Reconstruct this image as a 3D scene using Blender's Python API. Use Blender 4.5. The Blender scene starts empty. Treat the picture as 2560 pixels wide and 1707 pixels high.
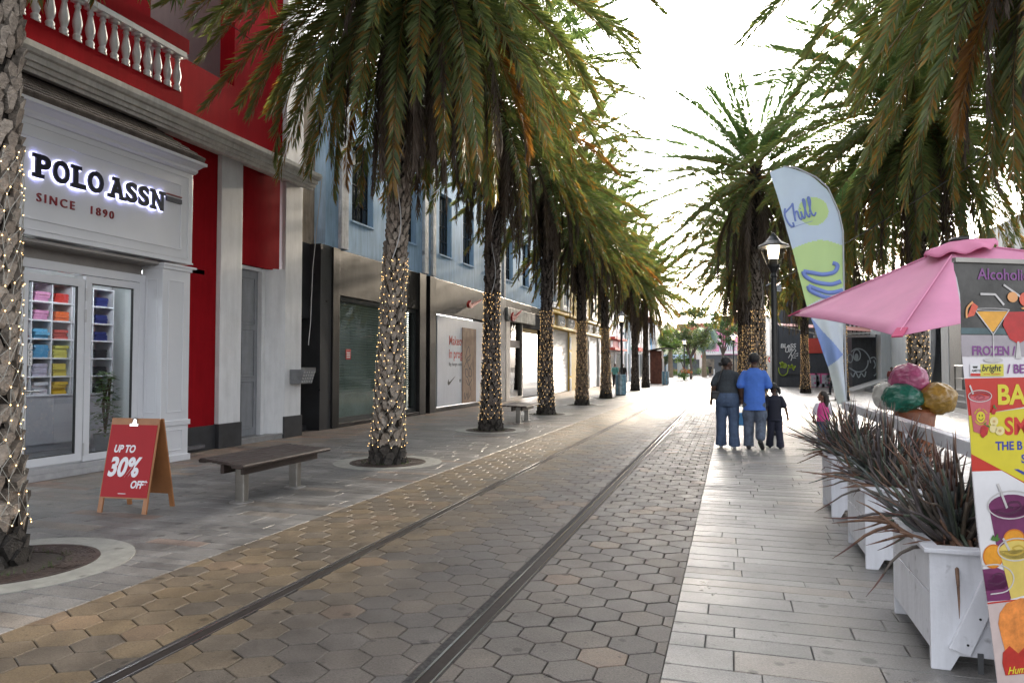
import bpy, bmesh, math, random
from mathutils import Vector, Matrix, noise as mnoise
random.seed(7)
R = math.radians
SC = bpy.context.scene
COL = SC.collection

# ------------------------------------------------------------------ camera
CAM_H = 1.5; FPX = 1780.0; PITCH = 1.9467; YAW = 17.161
cd = bpy.data.cameras.new('camera'); cam = bpy.data.objects.new('camera', cd); COL.objects.link(cam)
cam.location = (0, 0, CAM_H)
cam.rotation_euler = (R(90 + PITCH), 0, R(YAW))
cd.sensor_width = 36.0; cd.lens = 36.0 * FPX / 2560.0
cd.clip_start = 0.05; cd.clip_end = 2000
SC.camera = cam

# ------------------------------------------------------------------ sky, sun, exposure
SUN_EL, SUN_AZ = 14.0, 3.2            # degrees, azimuth from the street axis (+Y) towards +X
w = bpy.data.worlds.new("World"); SC.world = w; w.use_nodes = True
nt = w.node_tree; nt.nodes.clear()
out = nt.nodes.new('ShaderNodeOutputWorld'); bg = nt.nodes.new('ShaderNodeBackground')
sky = nt.nodes.new('ShaderNodeTexSky'); sky.sky_type = 'NISHITA'; sky.sun_disc = False
sky.sun_elevation = R(SUN_EL); sky.sun_rotation = R(SUN_AZ)
sky.air_density = 1.0; sky.dust_density = 5.0; sky.ozone_density = 1.2
tc = nt.nodes.new('ShaderNodeTexCoord'); nz = nt.nodes.new('ShaderNodeTexNoise')
nz.inputs['Scale'].default_value = 2.2; nz.inputs['Detail'].default_value = 6
mp = nt.nodes.new('ShaderNodeMapping'); mp.inputs['Scale'].default_value = (1, 1, 2.5)
rp = nt.nodes.new('ShaderNodeValToRGB'); rp.color_ramp.elements[0].position = .38; rp.color_ramp.elements[1].position = .62
rp.color_ramp.elements[0].color = (.45, .45, .45, 1); rp.color_ramp.elements[1].color = (.92, .92, .92, 1)
mx = nt.nodes.new('ShaderNodeMix'); mx.data_type = 'RGBA'
bw = nt.nodes.new('ShaderNodeRGBToBW'); cl = nt.nodes.new('ShaderNodeMix'); cl.data_type = 'RGBA'; cl.blend_type = 'MULTIPLY'
cl.inputs[0].default_value = 1; cl.inputs[7].default_value = (1.22, 1.2, 1.22, 1)
nt.links.new(tc.outputs['Generated'], mp.inputs['Vector']); nt.links.new(mp.outputs[0], nz.inputs['Vector'])
nt.links.new(nz.outputs['Fac'], rp.inputs[0]); nt.links.new(rp.outputs[0], mx.inputs[0])
nt.links.new(sky.outputs[0], mx.inputs[6]); nt.links.new(sky.outputs[0], bw.inputs[0]); nt.links.new(bw.outputs[0], cl.inputs[6])
ad = nt.nodes.new('ShaderNodeMix'); ad.data_type = 'RGBA'; ad.blend_type = 'ADD'; ad.inputs[0].default_value = 1; ad.inputs[7].default_value = (1.62, 1.6, 1.6, 1)
nt.links.new(cl.outputs[2], ad.inputs[6]); nt.links.new(ad.outputs[2], mx.inputs[7]); nt.links.new(mx.outputs[2], bg.inputs[0])
bg.inputs[1].default_value = 0.14
nt.links.new(bg.outputs[0], out.inputs[0])
sd = bpy.data.lights.new('sun', 'SUN'); so = bpy.data.objects.new('sun', sd); COL.objects.link(so)
sd.energy = 2.0; sd.angle = R(2.0); sd.color = (1.0, .84, .64)
sdir = Vector((math.sin(R(SUN_AZ)) * math.cos(R(SUN_EL)), math.cos(R(SUN_AZ)) * math.cos(R(SUN_EL)), math.sin(R(SUN_EL))))
so.rotation_euler = sdir.to_track_quat('Z', 'Y').to_euler(); so.location = (0, 0, 40)
vs = SC.view_settings
vs.view_transform = 'Standard'; vs.look = 'None'; vs.gamma = 1.0; vs.use_curve_mapping = False
vs.exposure = 2.36
SC.cycles.use_denoising = True
SC.cycles.sample_clamp_indirect = 4.0
SC.cycles.max_bounces = 8; SC.cycles.transparent_max_bounces = 12
SC.cycles.caustics_reflective = False; SC.cycles.caustics_refractive = False

def wx(u, Yd):                         # street x of image column u (2560 px photo) at street depth Yd
    return Yd * math.tan(math.atan((u - 1280) / FPX) - R(YAW))
def yx(u, X):                          # street depth of image column u on the plane x = X
    return X / math.tan(math.atan((u - 1280) / FPX) - R(YAW))

# ------------------------------------------------------------------ materials
MATS = {}
def M(name, col=(.5, .5, .5), rough=.6, metal=0., var=.12, scale=6., bump=0., bscale=60., spec=.5, attr=False,
      emit=None, estr=0., transl=0., streak=0., coat=0., rvar=0., spots=0., gum=0., grain=0.):
    if name in MATS: return MATS[name]
    m = bpy.data.materials.new(name); m.use_nodes = True; n = m.node_tree.nodes; l = m.node_tree.links
    p = n['Principled BSDF']; o = n['Material Output']
    p.inputs['Roughness'].default_value = rough; p.inputs['Metallic'].default_value = metal
    p.inputs['Specular IOR Level'].default_value = spec; p.inputs['Coat Weight'].default_value = coat
    if attr:
        a = n.new('ShaderNodeAttribute'); a.attribute_name = 'Col'; csock = a.outputs['Color']
    else:
        rgb = n.new('ShaderNodeRGB'); rgb.outputs[0].default_value = (*col, 1); csock = rgb.outputs[0]
    tcn = n.new('ShaderNodeTexCoord')
    def mul(cs, fac_sock, lo, hi, a=.3, b=.7):
        r = n.new('ShaderNodeMapRange'); r.inputs[1].default_value = a; r.inputs[2].default_value = b
        r.inputs[3].default_value = lo; r.inputs[4].default_value = hi; l.new(fac_sock, r.inputs[0])
        mm = n.new('ShaderNodeMix'); mm.data_type = 'RGBA'; mm.blend_type = 'MULTIPLY'; mm.inputs[0].default_value = 1
        l.new(cs, mm.inputs[6]); l.new(r.outputs[0], mm.inputs[7]); return mm.outputs[2]
    if var > 0:
        t = n.new('ShaderNodeTexNoise'); t.inputs['Scale'].default_value = scale; t.inputs['Detail'].default_value = 7
        t.inputs['Roughness'].default_value = .65
        l.new(tcn.outputs['Object'], t.inputs['Vector']); csock = mul(csock, t.outputs['Fac'], 1 - var, 1 + var)
        if rvar:
            r = n.new('ShaderNodeMapRange'); r.inputs[1].default_value = .3; r.inputs[2].default_value = .7
            r.inputs[3].default_value = max(.03, rough - rvar); r.inputs[4].default_value = rough + rvar
            l.new(t.outputs['Fac'], r.inputs[0]); l.new(r.outputs[0], p.inputs['Roughness'])
    if grain > 0:                      # aggregate and grit
        t = n.new('ShaderNodeTexNoise'); t.inputs['Scale'].default_value = 85; t.inputs['Detail'].default_value = 5; t.inputs['Roughness'].default_value = .8
        l.new(tcn.outputs['Object'], t.inputs['Vector']); csock = mul(csock, t.outputs['Fac'], 1-grain, 1+grain*.6, .38, .62)
        t = n.new('ShaderNodeTexNoise'); t.inputs['Scale'].default_value = 1.1; t.inputs['Detail'].default_value = 9; t.inputs['Roughness'].default_value = .75
        l.new(tcn.outputs['Object'], t.inputs['Vector']); csock = mul(csock, t.outputs['Fac'], 1-grain*.7, 1+grain*.5, .36, .62)
    if streak > 0:                     # rain streaks and stains running down a wall
        mpn = n.new('ShaderNodeMapping'); mpn.inputs['Scale'].default_value = (3.0, 3.0, .35)
        t = n.new('ShaderNodeTexNoise'); t.inputs['Scale'].default_value = 2.4; t.inputs['Detail'].default_value = 8
        t.inputs['Roughness'].default_value = .7
        l.new(tcn.outputs['Object'], mpn.inputs[0]); l.new(mpn.outputs[0], t.inputs['Vector'])
        csock = mul(csock, t.outputs['Fac'], 1 - streak, 1 + streak * .25, .36, .6)
    if spots > 0:                      # chips and stains
        t = n.new('ShaderNodeTexNoise'); t.inputs['Scale'].default_value = spots; t.inputs['Detail'].default_value = 3
        l.new(tcn.outputs['Object'], t.inputs['Vector']); csock = mul(csock, t.outputs['Fac'], .45, 1, .27, .36)
    if gum > 0:                        # trodden gum and oil drips: small dark discs
        vt = n.new('ShaderNodeTexVoronoi'); vt.inputs['Scale'].default_value = gum; vt.feature = 'F1'
        l.new(tcn.outputs['Object'], vt.inputs['Vector']); wn = n.new('ShaderNodeTexNoise'); wn.inputs['Scale'].default_value = gum*.35
        l.new(tcn.outputs['Object'], wn.inputs['Vector']); sb_ = n.new('ShaderNodeMath'); sb_.operation = 'SUBTRACT'
        mq = n.new('ShaderNodeMath'); mq.operation = 'MULTIPLY'; mq.inputs[1].default_value = .26; l.new(wn.outputs['Fac'], mq.inputs[0])
        l.new(vt.outputs['Distance'], sb_.inputs[0]); l.new(mq.outputs[0], sb_.inputs[1]); csock = mul(csock, sb_.outputs[0], .5, 1, -.03, .02)
    l.new(csock, p.inputs['Base Color'])
    if bump > 0:
        t = n.new('ShaderNodeTexNoise'); t.inputs['Scale'].default_value = bscale; t.inputs['Detail'].default_value = 6
        l.new(tcn.outputs['Object'], t.inputs['Vector'])
        b = n.new('ShaderNodeBump'); b.inputs['Strength'].default_value = bump; b.inputs['Distance'].default_value = .02
        l.new(t.outputs['Fac'], b.inputs['Height']); l.new(b.outputs[0], p.inputs['Normal'])
    if emit:
        p.inputs['Emission Color'].default_value = (*emit, 1); p.inputs['Emission Strength'].default_value = estr
    if transl > 0:
        tr = n.new('ShaderNodeBsdfTranslucent'); ms = n.new('ShaderNodeMixShader'); ms.inputs[0].default_value = transl
        sc = n.new('ShaderNodeMix'); sc.data_type = 'RGBA'; sc.blend_type = 'MULTIPLY'; sc.inputs[0].default_value = 1
        sc.inputs[7].default_value = (1.5, 1.45, .9, 1) if attr else (1.2, 1.2, 1.2, 1)
        l.new(csock, sc.inputs[6]); l.new(sc.outputs[2], tr.inputs['Color'])
        l.new(p.outputs[0], ms.inputs[1]); l.new(tr.outputs[0], ms.inputs[2]); l.new(ms.outputs[0], o.inputs[0])
    MATS[name] = m; return m
def MG(name, tint=(.85, .9, .9), rough=.02, ior=1.5, extra=.0):     # pane of glass: clear with a fresnel reflection
    if name in MATS: return MATS[name]
    m = bpy.data.materials.new(name); m.use_nodes = True; n = m.node_tree.nodes; l = m.node_tree.links
    n.remove(n['Principled BSDF']); o = n['Material Output']
    t = n.new('ShaderNodeBsdfTransparent'); t.inputs[0].default_value = (*tint, 1)
    g = n.new('ShaderNodeBsdfGlossy'); g.inputs['Roughness'].default_value = rough
    f = n.new('ShaderNodeFresnel'); ge = n.new('ShaderNodeNewGeometry'); mr = n.new('ShaderNodeMapRange')
    mr.inputs[3].default_value = ior; mr.inputs[4].default_value = 1/ior; l.new(ge.outputs['Backfacing'], mr.inputs[0]); l.new(mr.outputs[0], f.inputs[0])
    ad = n.new('ShaderNodeMath'); ad.operation = 'ADD'; ad.inputs[1].default_value = extra; ad.use_clamp = True
    ms = n.new('ShaderNodeMixShader'); l.new(f.outputs[0], ad.inputs[0]); l.new(ad.outputs[0], ms.inputs[0])
    l.new(t.outputs[0], ms.inputs[1]); l.new(g.outputs[0], ms.inputs[2]); l.new(ms.outputs[0], o.inputs[0])
    MATS[name] = m; return m

# ------------------------------------------------------------------ mesh builder
ORG = {}
class MB:
    def __init__(s): s.v = []; s.f = []; s.mi = []; s.c = []
    def add(s, vs, fs, mi=0, c=None):
        b = len(s.v); s.v += [tuple(v) for v in vs]
        for f in fs: s.f.append([b + i for i in f]); s.mi.append(mi); s.c.append(c)
        return s
    def box(s, x0, x1, y0, y1, z0, z1, mi=0, c=None):
        return s.add([(x0,y0,z0),(x1,y0,z0),(x1,y1,z0),(x0,y1,z0),(x0,y0,z1),(x1,y0,z1),(x1,y1,z1),(x0,y1,z1)],
              [(0,3,2,1),(4,5,6,7),(0,1,5,4),(1,2,6,5),(2,3,7,6),(3,0,4,7)], mi, c)
    def beam(s, a, b, wd, ht, up=(0,0,1), mi=0, c=None):     # rectangular bar from a to b
        a = Vector(a); b = Vector(b); t = (b - a).normalized(); u = Vector(up)
        sd_ = t.cross(u).normalized(); u = sd_.cross(t).normalized()
        vs = []
        for p in (a, b):
            for (i, j) in ((-1,-1),(1,-1),(1,1),(-1,1)): vs.append(p + sd_ * (i*wd/2) + u * (j*ht/2))
        return s.add(vs, [(0,1,2,3),(7,6,5,4),(0,4,5,1),(1,5,6,2),(2,6,7,3),(3,7,4,0)], mi, c)
    def prism(s, pts, o, ex, ey, ez, d0, d1, mi=0, c=None):  # polygon pts in (ex,ey) at o, from d0 to d1 along ez
        o = Vector(o); ex = Vector(ex); ey = Vector(ey); ez = Vector(ez); n = len(pts)
        vs = [o + ex*p[0] + ey*p[1] + ez*d0 for p in pts] + [o + ex*p[0] + ey*p[1] + ez*d1 for p in pts]
        fs = [tuple(range(n-1,-1,-1)), tuple(range(n, 2*n))] + [(i, (i+1)%n, n+(i+1)%n, n+i) for i in range(n)]
        return s.add(vs, fs, mi, c)
    def tube(s, path, rad, n=8, mi=0, c=None, cap=True, ell=None):
        P = [Vector(p) for p in path]; rr = rad if hasattr(rad, '__len__') else [rad]*len(P)
        vs = []; fs = []; ref = None
        for i, p in enumerate(P):
            t = (P[min(i+1, len(P)-1)] - P[max(i-1, 0)]).normalized()
            if ref is None: ref = Vector((0,0,1)) if abs(t.z) < .9 else Vector((1,0,0))
            a = (ref - t*ref.dot(t)); a = a.normalized() if a.length > 1e-5 else t.orthogonal().normalized()
            b = t.cross(a); ref = a
            for k in range(n):
                th = 2*math.pi*k/n; vs.append(p + a*(math.cos(th)*rr[i]) + b*(math.sin(th)*rr[i]))
        for i in range(len(P)-1):
            for k in range(n):
                fs.append((i*n+k, i*n+(k+1)%n, (i+1)*n+(k+1)%n, (i+1)*n+k))
        if cap: fs += [tuple(range(n-1,-1,-1)), tuple(range((len(P)-1)*n, len(P)*n))]
        return s.add(vs, fs, mi, c)
    def lathe(s, prof, cx, cy, n=16, mi=0, c=None, sx=1, sy=1):   # prof = [(r,z)...] bottom to top
        vs = []; fs = []
        for (r, z) in prof:
            for k in range(n):
                th = 2*math.pi*k/n; vs.append((cx + r*sx*math.cos(th), cy + r*sy*math.sin(th), z))
        for i in range(len(prof)-1):
            for k in range(n): fs.append((i*n+k, i*n+(k+1)%n, (i+1)*n+(k+1)%n, (i+1)*n+k))
        fs += [tuple(range(n-1,-1,-1)), tuple(range((len(prof)-1)*n, len(prof)*n))]
        return s.add(vs, fs, mi, c)
    def ball(s, cx, cy, cz, rx, ry=None, rz=None, n=12, m=8, mi=0, c=None, nzf=None, T=None):
        ry = ry or rx; rz = rz or rx; vs = []; fs = []
        for i in range(m+1):
            ph = math.pi*i/m
            for k in range(n):
                th = 2*math.pi*k/n
                d = Vector((math.sin(ph)*math.cos(th), math.sin(ph)*math.sin(th), -math.cos(ph)))
                q = 1 + (nzf(d) if nzf else 0)
                p = Vector((d.x*rx*q, d.y*ry*q, d.z*rz*q))
                if T: p = T @ p
                vs.append((cx+p.x, cy+p.y, cz+p.z))
        for i in range(m):
            for k in range(n): fs.append((i*n+k, i*n+(k+1)%n, (i+1)*n+(k+1)%n, (i+1)*n+k))
        return s.add(vs, fs, mi, c)
    def ribbon(s, pts, o, ex, ey, ez, wd, d0, d1, mi=0, c=None, taper=None, closed=False):   # stroke of width wd following 2-D pts
        n = len(pts); L = []; Rr = []
        for i in range(n):
            if closed: a = pts[(i-1)%n]; b = pts[(i+1)%n]
            else: a = pts[max(i-1,0)]; b = pts[min(i+1,n-1)]
            tx, ty = b[0]-a[0], b[1]-a[1]; q = math.hypot(tx,ty) or 1; h = wd/2*(taper[i] if taper else 1)
            L.append((pts[i][0]-ty/q*h, pts[i][1]+tx/q*h)); Rr.append((pts[i][0]+ty/q*h, pts[i][1]-tx/q*h))
        o = Vector(o); ex = Vector(ex); ey = Vector(ey); ez = Vector(ez)
        vs = []
        for i in range(n):
            for q in (L[i], Rr[i]):
                vs.append(o+ex*q[0]+ey*q[1]+ez*d1); vs.append(o+ex*q[0]+ey*q[1]+ez*d0)
        fs = []
        for i in range(n if closed else n-1):
            a = 4*i; b = 4*((i+1) % n)
            fs += [(a, a+2, b+2, b), (a+1, a, b, b+1), (a+2, a+3, b+3, b+2)]
        return s.add(vs, fs, mi, c)
    def build(s, name, mat, parent=None, smooth=False, bevel=0., at=None, mesh_only=False):
        o = Vector(at) if at is not None else (ORG[parent.name] if parent else Vector((0,0,0)))
        me = bpy.data.meshes.new(name)
        me.from_pydata([(x-o.x, y-o.y, z-o.z) for (x,y,z) in s.v], [], s.f)
        mats = mat if isinstance(mat, (list, tuple)) else [mat]
        for m in mats: me.materials.append(m)
        if len(mats) > 1: me.polygons.foreach_set('material_index', s.mi)
        if any(c is not None for c in s.c):
            at_ = me.attributes.new('Col', 'FLOAT_COLOR', 'FACE'); buf = []
            for c in s.c:
                c = c or (.5,.5,.5); buf += [c[0], c[1], c[2], 1.0]
            at_.data.foreach_set('color', buf)
        if smooth: me.polygons.foreach_set('use_smooth', [True]*len(me.polygons))
        me.update()
        if mesh_only: return me
        ob = bpy.data.objects.new(name, me); COL.objects.link(ob)
        if parent: ob.parent = parent
        else: ob.location = o
        ORG[ob.name] = o
        if bevel > 0:
            b = ob.modifiers.new('bevel', 'BEVEL'); b.width = bevel; b.segments = 2; b.limit_method = 'ANGLE'; b.angle_limit = R(40)
        return ob
def tag(o, label=None, cat=None, group=None, kind=None):
    if label: o['label'] = label
    if cat: o['category'] = cat
    if group: o['group'] = group
    if kind: o['kind'] = kind
    return o
def thing(name, label, cat, loc=(0,0,0), group=None):
    o = bpy.data.objects.new(name, None); COL.objects.link(o); o.location = loc; o.empty_display_size = .2
    ORG[o.name] = Vector(loc); return tag(o, label, cat, group)
def link(me, name, parent):                # a mesh already in the parent's local frame
    ob = bpy.data.objects.new(name, me); COL.objects.link(ob); ob.parent = parent; ORG[ob.name] = ORG[parent.name]; return ob
KIDS = {}
def copy_tree(o, parent=None):
    c = o.copy(); COL.objects.link(c); ORG[c.name] = ORG.get(o.name, Vector((0,0,0))); c.parent = parent
    for ch in list(o.children): copy_tree(ch, c)
    return c
def dup(o, loc, rz=0., label=None, group=None, scale=None):
    c = copy_tree(o); c.location = loc; c.rotation_euler = (0, 0, rz)
    if scale: c.scale = (scale,)*3
    if label: c['label'] = label
    if group: c['group'] = group
    return c
def text_mb(txt, size, o, ex, ey, ez, d0=0., d1=.004, bold=0., shear=0., sx=1., align='LEFT', mb=None, mi=0, space=1., c=None):
    cu = bpy.data.curves.new('lettering', 'FONT'); cu.body = txt; cu.size = size; cu.offset = bold*size; cu.shear = shear
    cu.align_x = align; cu.space_character = space; cu.resolution_u = 4
    ob = bpy.data.objects.new('lettering', cu); COL.objects.link(ob)
    me = bpy.data.meshes.new_from_object(ob.evaluated_get(bpy.context.evaluated_depsgraph_get()))
    bpy.data.objects.remove(ob); bpy.data.curves.remove(cu)
    mb = mb or MB(); o = Vector(o); ex = Vector(ex); ey = Vector(ey); ez = Vector(ez)
    vs = [v.co for v in me.vertices]; n = len(vs)
    top = [o + ex*(v.x*sx) + ey*v.y + ez*d1 for v in vs]; bot = [o + ex*(v.x*sx) + ey*v.y + ez*d0 for v in vs]
    fs = [tuple(p.vertices) for p in me.polygons]; cnt = {}
    for f in fs:
        for i in range(len(f)):
            a, b = f[i], f[(i+1) % len(f)]; k = (min(a,b), max(a,b))
            cnt.setdefault(k, []).append((a,b))
    side = [(a, n+a, n+b, b) for es in cnt.values() if len(es) == 1 for (a,b) in es]
    mb.add(top + bot, fs + [tuple(reversed([i + n for i in f])) for f in fs] + side, mi, c)
    bpy.data.meshes.remove(me); return mb
FX = ((0,1,0), (0,0,1), (1,0,0))       # writing on a wall that faces +x
FN = ((1,0,0), (0,0,1), (0,-1,0))      # writing on a wall that faces the camera (-y)
def ring_pts(cx, cy, rx, ry, n=28, a0=0, a1=360):
    return [(cx+rx*math.cos(R(a0+(a1-a0)*i/n)), cy+ry*math.sin(R(a0+(a1-a0)*i/n))) for i in range(n+(0 if a1-a0 == 360 else 1))]
def smooth_path(pts, n=6):
    o = []
    for i in range(len(pts)-1):
        p0 = pts[max(i-1,0)]; p1 = pts[i]; p2 = pts[i+1]; p3 = pts[min(i+2,len(pts)-1)]
        for k in range(n):
            t = k/n
            o.append(tuple(.5*((2*b)+(-a+cc)*t+(2*a-5*b+4*cc-d)*t*t+(-a+3*b-3*cc+d)*t**3) for a,b,cc,d in zip(p0,p1,p2,p3)))
    return o + [tuple(pts[-1])]

# common materials
white = M('white_paint', (.64,.65,.67), .55, spec=.15, var=.06, scale=3, bump=.06, bscale=25, streak=.10)
red = M('red_paint', (.27,.008,.013), .8, spec=.03, var=.10, scale=2, bump=.10, bscale=40, streak=.12)
black = M('black_paint', (.022,.023,.026), .38, var=.35, scale=3, bump=.08, bscale=20, rvar=.12)
steel = M('brushed_steel', (.30,.29,.27), .34, 1.0, var=.1, scale=10, rvar=.08)
iron = M('black_iron', (.015,.016,.018), .35, var=.2, scale=12)
# ================================================================== GROUND
g = MB(); g.box(-300, 300, -40, 600, -.5, -.03)
tag(g.build('ground', M('dark_bedding', (.055,.05,.045), .9, var=.3, scale=3, bump=.2)), kind='structure')
def slab(mb, x0, x1, y0, y1, z, c, rnd, bev=.006):
    t = [z + rnd.uniform(-.0012,.0012) for _ in range(4)]
    b = bev
    vs = [(x0,y0,-.026),(x1,y0,-.026),(x1,y1,-.026),(x0,y1,-.026),(x0,y0,z-b),(x1,y0,z-b),(x1,y1,z-b),(x0,y1,z-b),
          (x0+b,y0+b,t[0]),(x1-b,y0+b,t[1]),(x1-b,y1-b,t[2]),(x0+b,y1-b,t[3])]
    fs = [(8,9,10,11)] + [(4+i,4+(i+1)%4,8+(i+1)%4,8+i) for i in range(4)] + [(i,(i+1)%4,4+(i+1)%4,4+i) for i in range(4)]
    mb.add(vs, fs, 0, c)
def planks(name, x0, x1, y0, y1, colfn, mat, seed, roww=.19):
    rnd = random.Random(seed); mb = MB(); y = y0
    while y < y1:
        wd = rnd.choice((.13,.16,.19,.19,.22,.26)) * roww/.19
        x = x0 - 0.0
        first = True
        while x < x1:
            ln = rnd.uniform(.45,1.35)
            if first: ln *= rnd.uniform(.3,1); first = False
            xe = min(x+ln, x1)
            if x1 - xe < .15: xe = x1
            gp = .0045 if rnd.random() < .7 else .0018
            slab(mb, x+gp*.5, xe-gp*.5, y+gp, y+wd-.0015, 0.0, colfn(rnd, (x+xe)/2, y), rnd, .004)
            x = xe
        y += wd
    return tag(mb.build(name, mat), kind='structure')
def lp(a, b, t): return tuple(a[i]*(1-t)+b[i]*t for i in range(3))
def col_left(r, x, y):
    c = lp((.138,.134,.129),(.188,.181,.172), r.random())
    t = max(0,min(1,(-x-7.1)/1.2))*(.35+.65*r.random())
    return lp(c, r.choice(((.30,.20,.13),(.26,.15,.10),(.24,.19,.14))), t*.75 + (.35 if r.random()<.06 else 0))
def col_right(r, x, y):
    c = lp((.135,.131,.125),(.21,.203,.193), r.random())
    return lp(c, (.21,.17,.13), .5 if r.random()<.08 else .04)
stoneL = M('sidewalk_stone', rough=.52, attr=True, var=.30, scale=2.2, bump=.3, bscale=130, spec=.24, rvar=.16, spots=22., gum=4., grain=.34)
stoneR = M('plaza_stone', rough=.42, attr=True, var=.30, scale=1.7, bump=.3, bscale=130, spec=.5, rvar=.16, spots=16., gum=4., grain=.32)
planks('left_pavement', -9.35, -3.93, 1.2, 66, col_left, stoneL, 3)
planks('right_pavement', -.345, 6.9, 1.2, 54, col_right, stoneR, 4)
# hexagonal paving of the tramway
rnd = random.Random(11); hx = MB(); W = .252; S_ = W/math.sqrt(3); YS = .955; X0, X1 = -3.93, -.345
def clipx(poly, xa, keep_gt):
    o = []
    for i in range(len(poly)):
        a, b = poly[i], poly[(i+1)%len(poly)]
        ia = (a[0] >= xa) == keep_gt or a[0] == xa; ib = (b[0] >= xa) == keep_gt or b[0] == xa
        if ia: o.append(a)
        if ia != ib:
            t = (xa-a[0])/(b[0]-a[0]); o.append((xa, a[1]+t*(b[1]-a[1])))
    return o
def hexes(bands, y0, y1):
    row = 0; y = y0
    while y < y1:
        x = X0 - W + (W/2 if row % 2 else 0)
        while x < X1 + W:
            gp = .0035 + (.002 if rnd.random()<.3 else 0)
            poly = [(x+(S_-gp)*math.cos(R(30+60*k)), y+YS*(S_-gp)*math.sin(R(30+60*k))) for k in range(6)]
            q = max(0,min(1,(-x-1.9)/1.1 + rnd.uniform(-.3,.3)))
            c = lp((.108,.093,.079), (.178,.128,.070), q*.8)
            c = lp(c, (.076,.074,.073), rnd.random()*.6)
            if rnd.random()<.05: c = lp(c, (.21,.14,.09), .4)
            dz = rnd.uniform(-.0015,.0015); tx, ty = rnd.uniform(-.006,.006), rnd.uniform(-.006,.006)
            for (a, b) in bands:
                p = clipx(clipx(poly, a, True), b, False)
                if len(p) < 3: continue
                mx_ = sum(i[0] for i in p)/len(p); my_ = sum(i[1] for i in p)/len(p); n = len(p)
                if max(i[0] for i in p)-min(i[0] for i in p) < .006: continue
                def zz(i): return dz + (i[0]-x)*tx + (i[1]-y)*ty
                inn = [(mx_+(i[0]-mx_)*.965, my_+(i[1]-my_)*.965) for i in p]
                vs = [(i[0],i[1],-.026) for i in p]+[(i[0],i[1],zz(i)-.004) for i in p]+[(i[0],i[1],zz(i)) for i in inn]
                fs = [tuple(range(2*n,3*n))]+[(k,(k+1)%n,n+(k+1)%n,n+k) for k in range(n)]+[(n+k,n+(k+1)%n,2*n+(k+1)%n,2*n+k) for k in range(n)]
                hx.add(vs, fs, 0, c)
            x += W
        y += S_*1.5*YS; row += 1
RL, RR = -2.87, -1.435
hexes([(X0, RL-.062), (RL+.068, RR-.080), (RR+.074, X1)], 1.2, 66)
hexm = M('hex_paver_stone', rough=.55, attr=True, var=.26, scale=3.5, bump=.35, bscale=150, spec=.2, rvar=.14, spots=34., gum=5., grain=.34)
tag(hx.build('tramway_paving', hexm), kind='structure')
# far paving as sheets
far = MB(); far.box(-9.35, 40, 66, 110, -.028, -.002); far.box(-40, 40, 110, 150, -.028, -.0025); far.box(6.95, 40, -6, 66, -.028, -.003); far.box(-.345, 6.95, 54, 66, -.028, -.004)
tag(far.build('far_pavement', M('far_stone', (.19,.175,.155), .55, var=.2, scale=1.5, bump=.2, bscale=40)), kind='structure')
# tram rails
for i, xr in enumerate((RL, RR)):
    y0, y1 = 1.0, 110
    t = thing('tram_rail', ['grooved steel tram rail on the ochre paving side, nearer the shops',
                            'steel tram rail on the walking side, with crumbled asphalt along its edge'][i], 'tram rail', (xr, 1, 0), 'tram rails set in the paving')
    b = MB(); b.box(xr-(.060,.078)[i], xr-.031, y0, y1, -.027, -.002); b.box(xr+.060, xr+(.067,.072)[i], y0, y1, -.027, -.002)
    b.build('rail_bedding', M('asphalt', (.05,.047,.045), .9, spec=.15, var=.5, scale=30, bump=.8, bscale=70), t)
    b = MB(); b.box(xr-.030, xr-.017, y0, y1, -.027, .001); b.build('rail_head', M('rail_steel', (.55,.53,.51), .22, 1.0, var=.10, scale=25), t)
    b = MB(); b.box(xr-.0165, xr+.0495, y0, y1, -.029, -.007); b.build('rail_groove', M('groove_dark_brown', (.022,.017,.015), .7, 0, spec=.2, var=.3, scale=30), t)  # shallow groove strip in a very dark brown
    b = MB(); b.box(xr+.050, xr+.0595, y0, y1, -.027, .000); b.build('guard_rail', M('rail_steel'), t)

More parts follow.
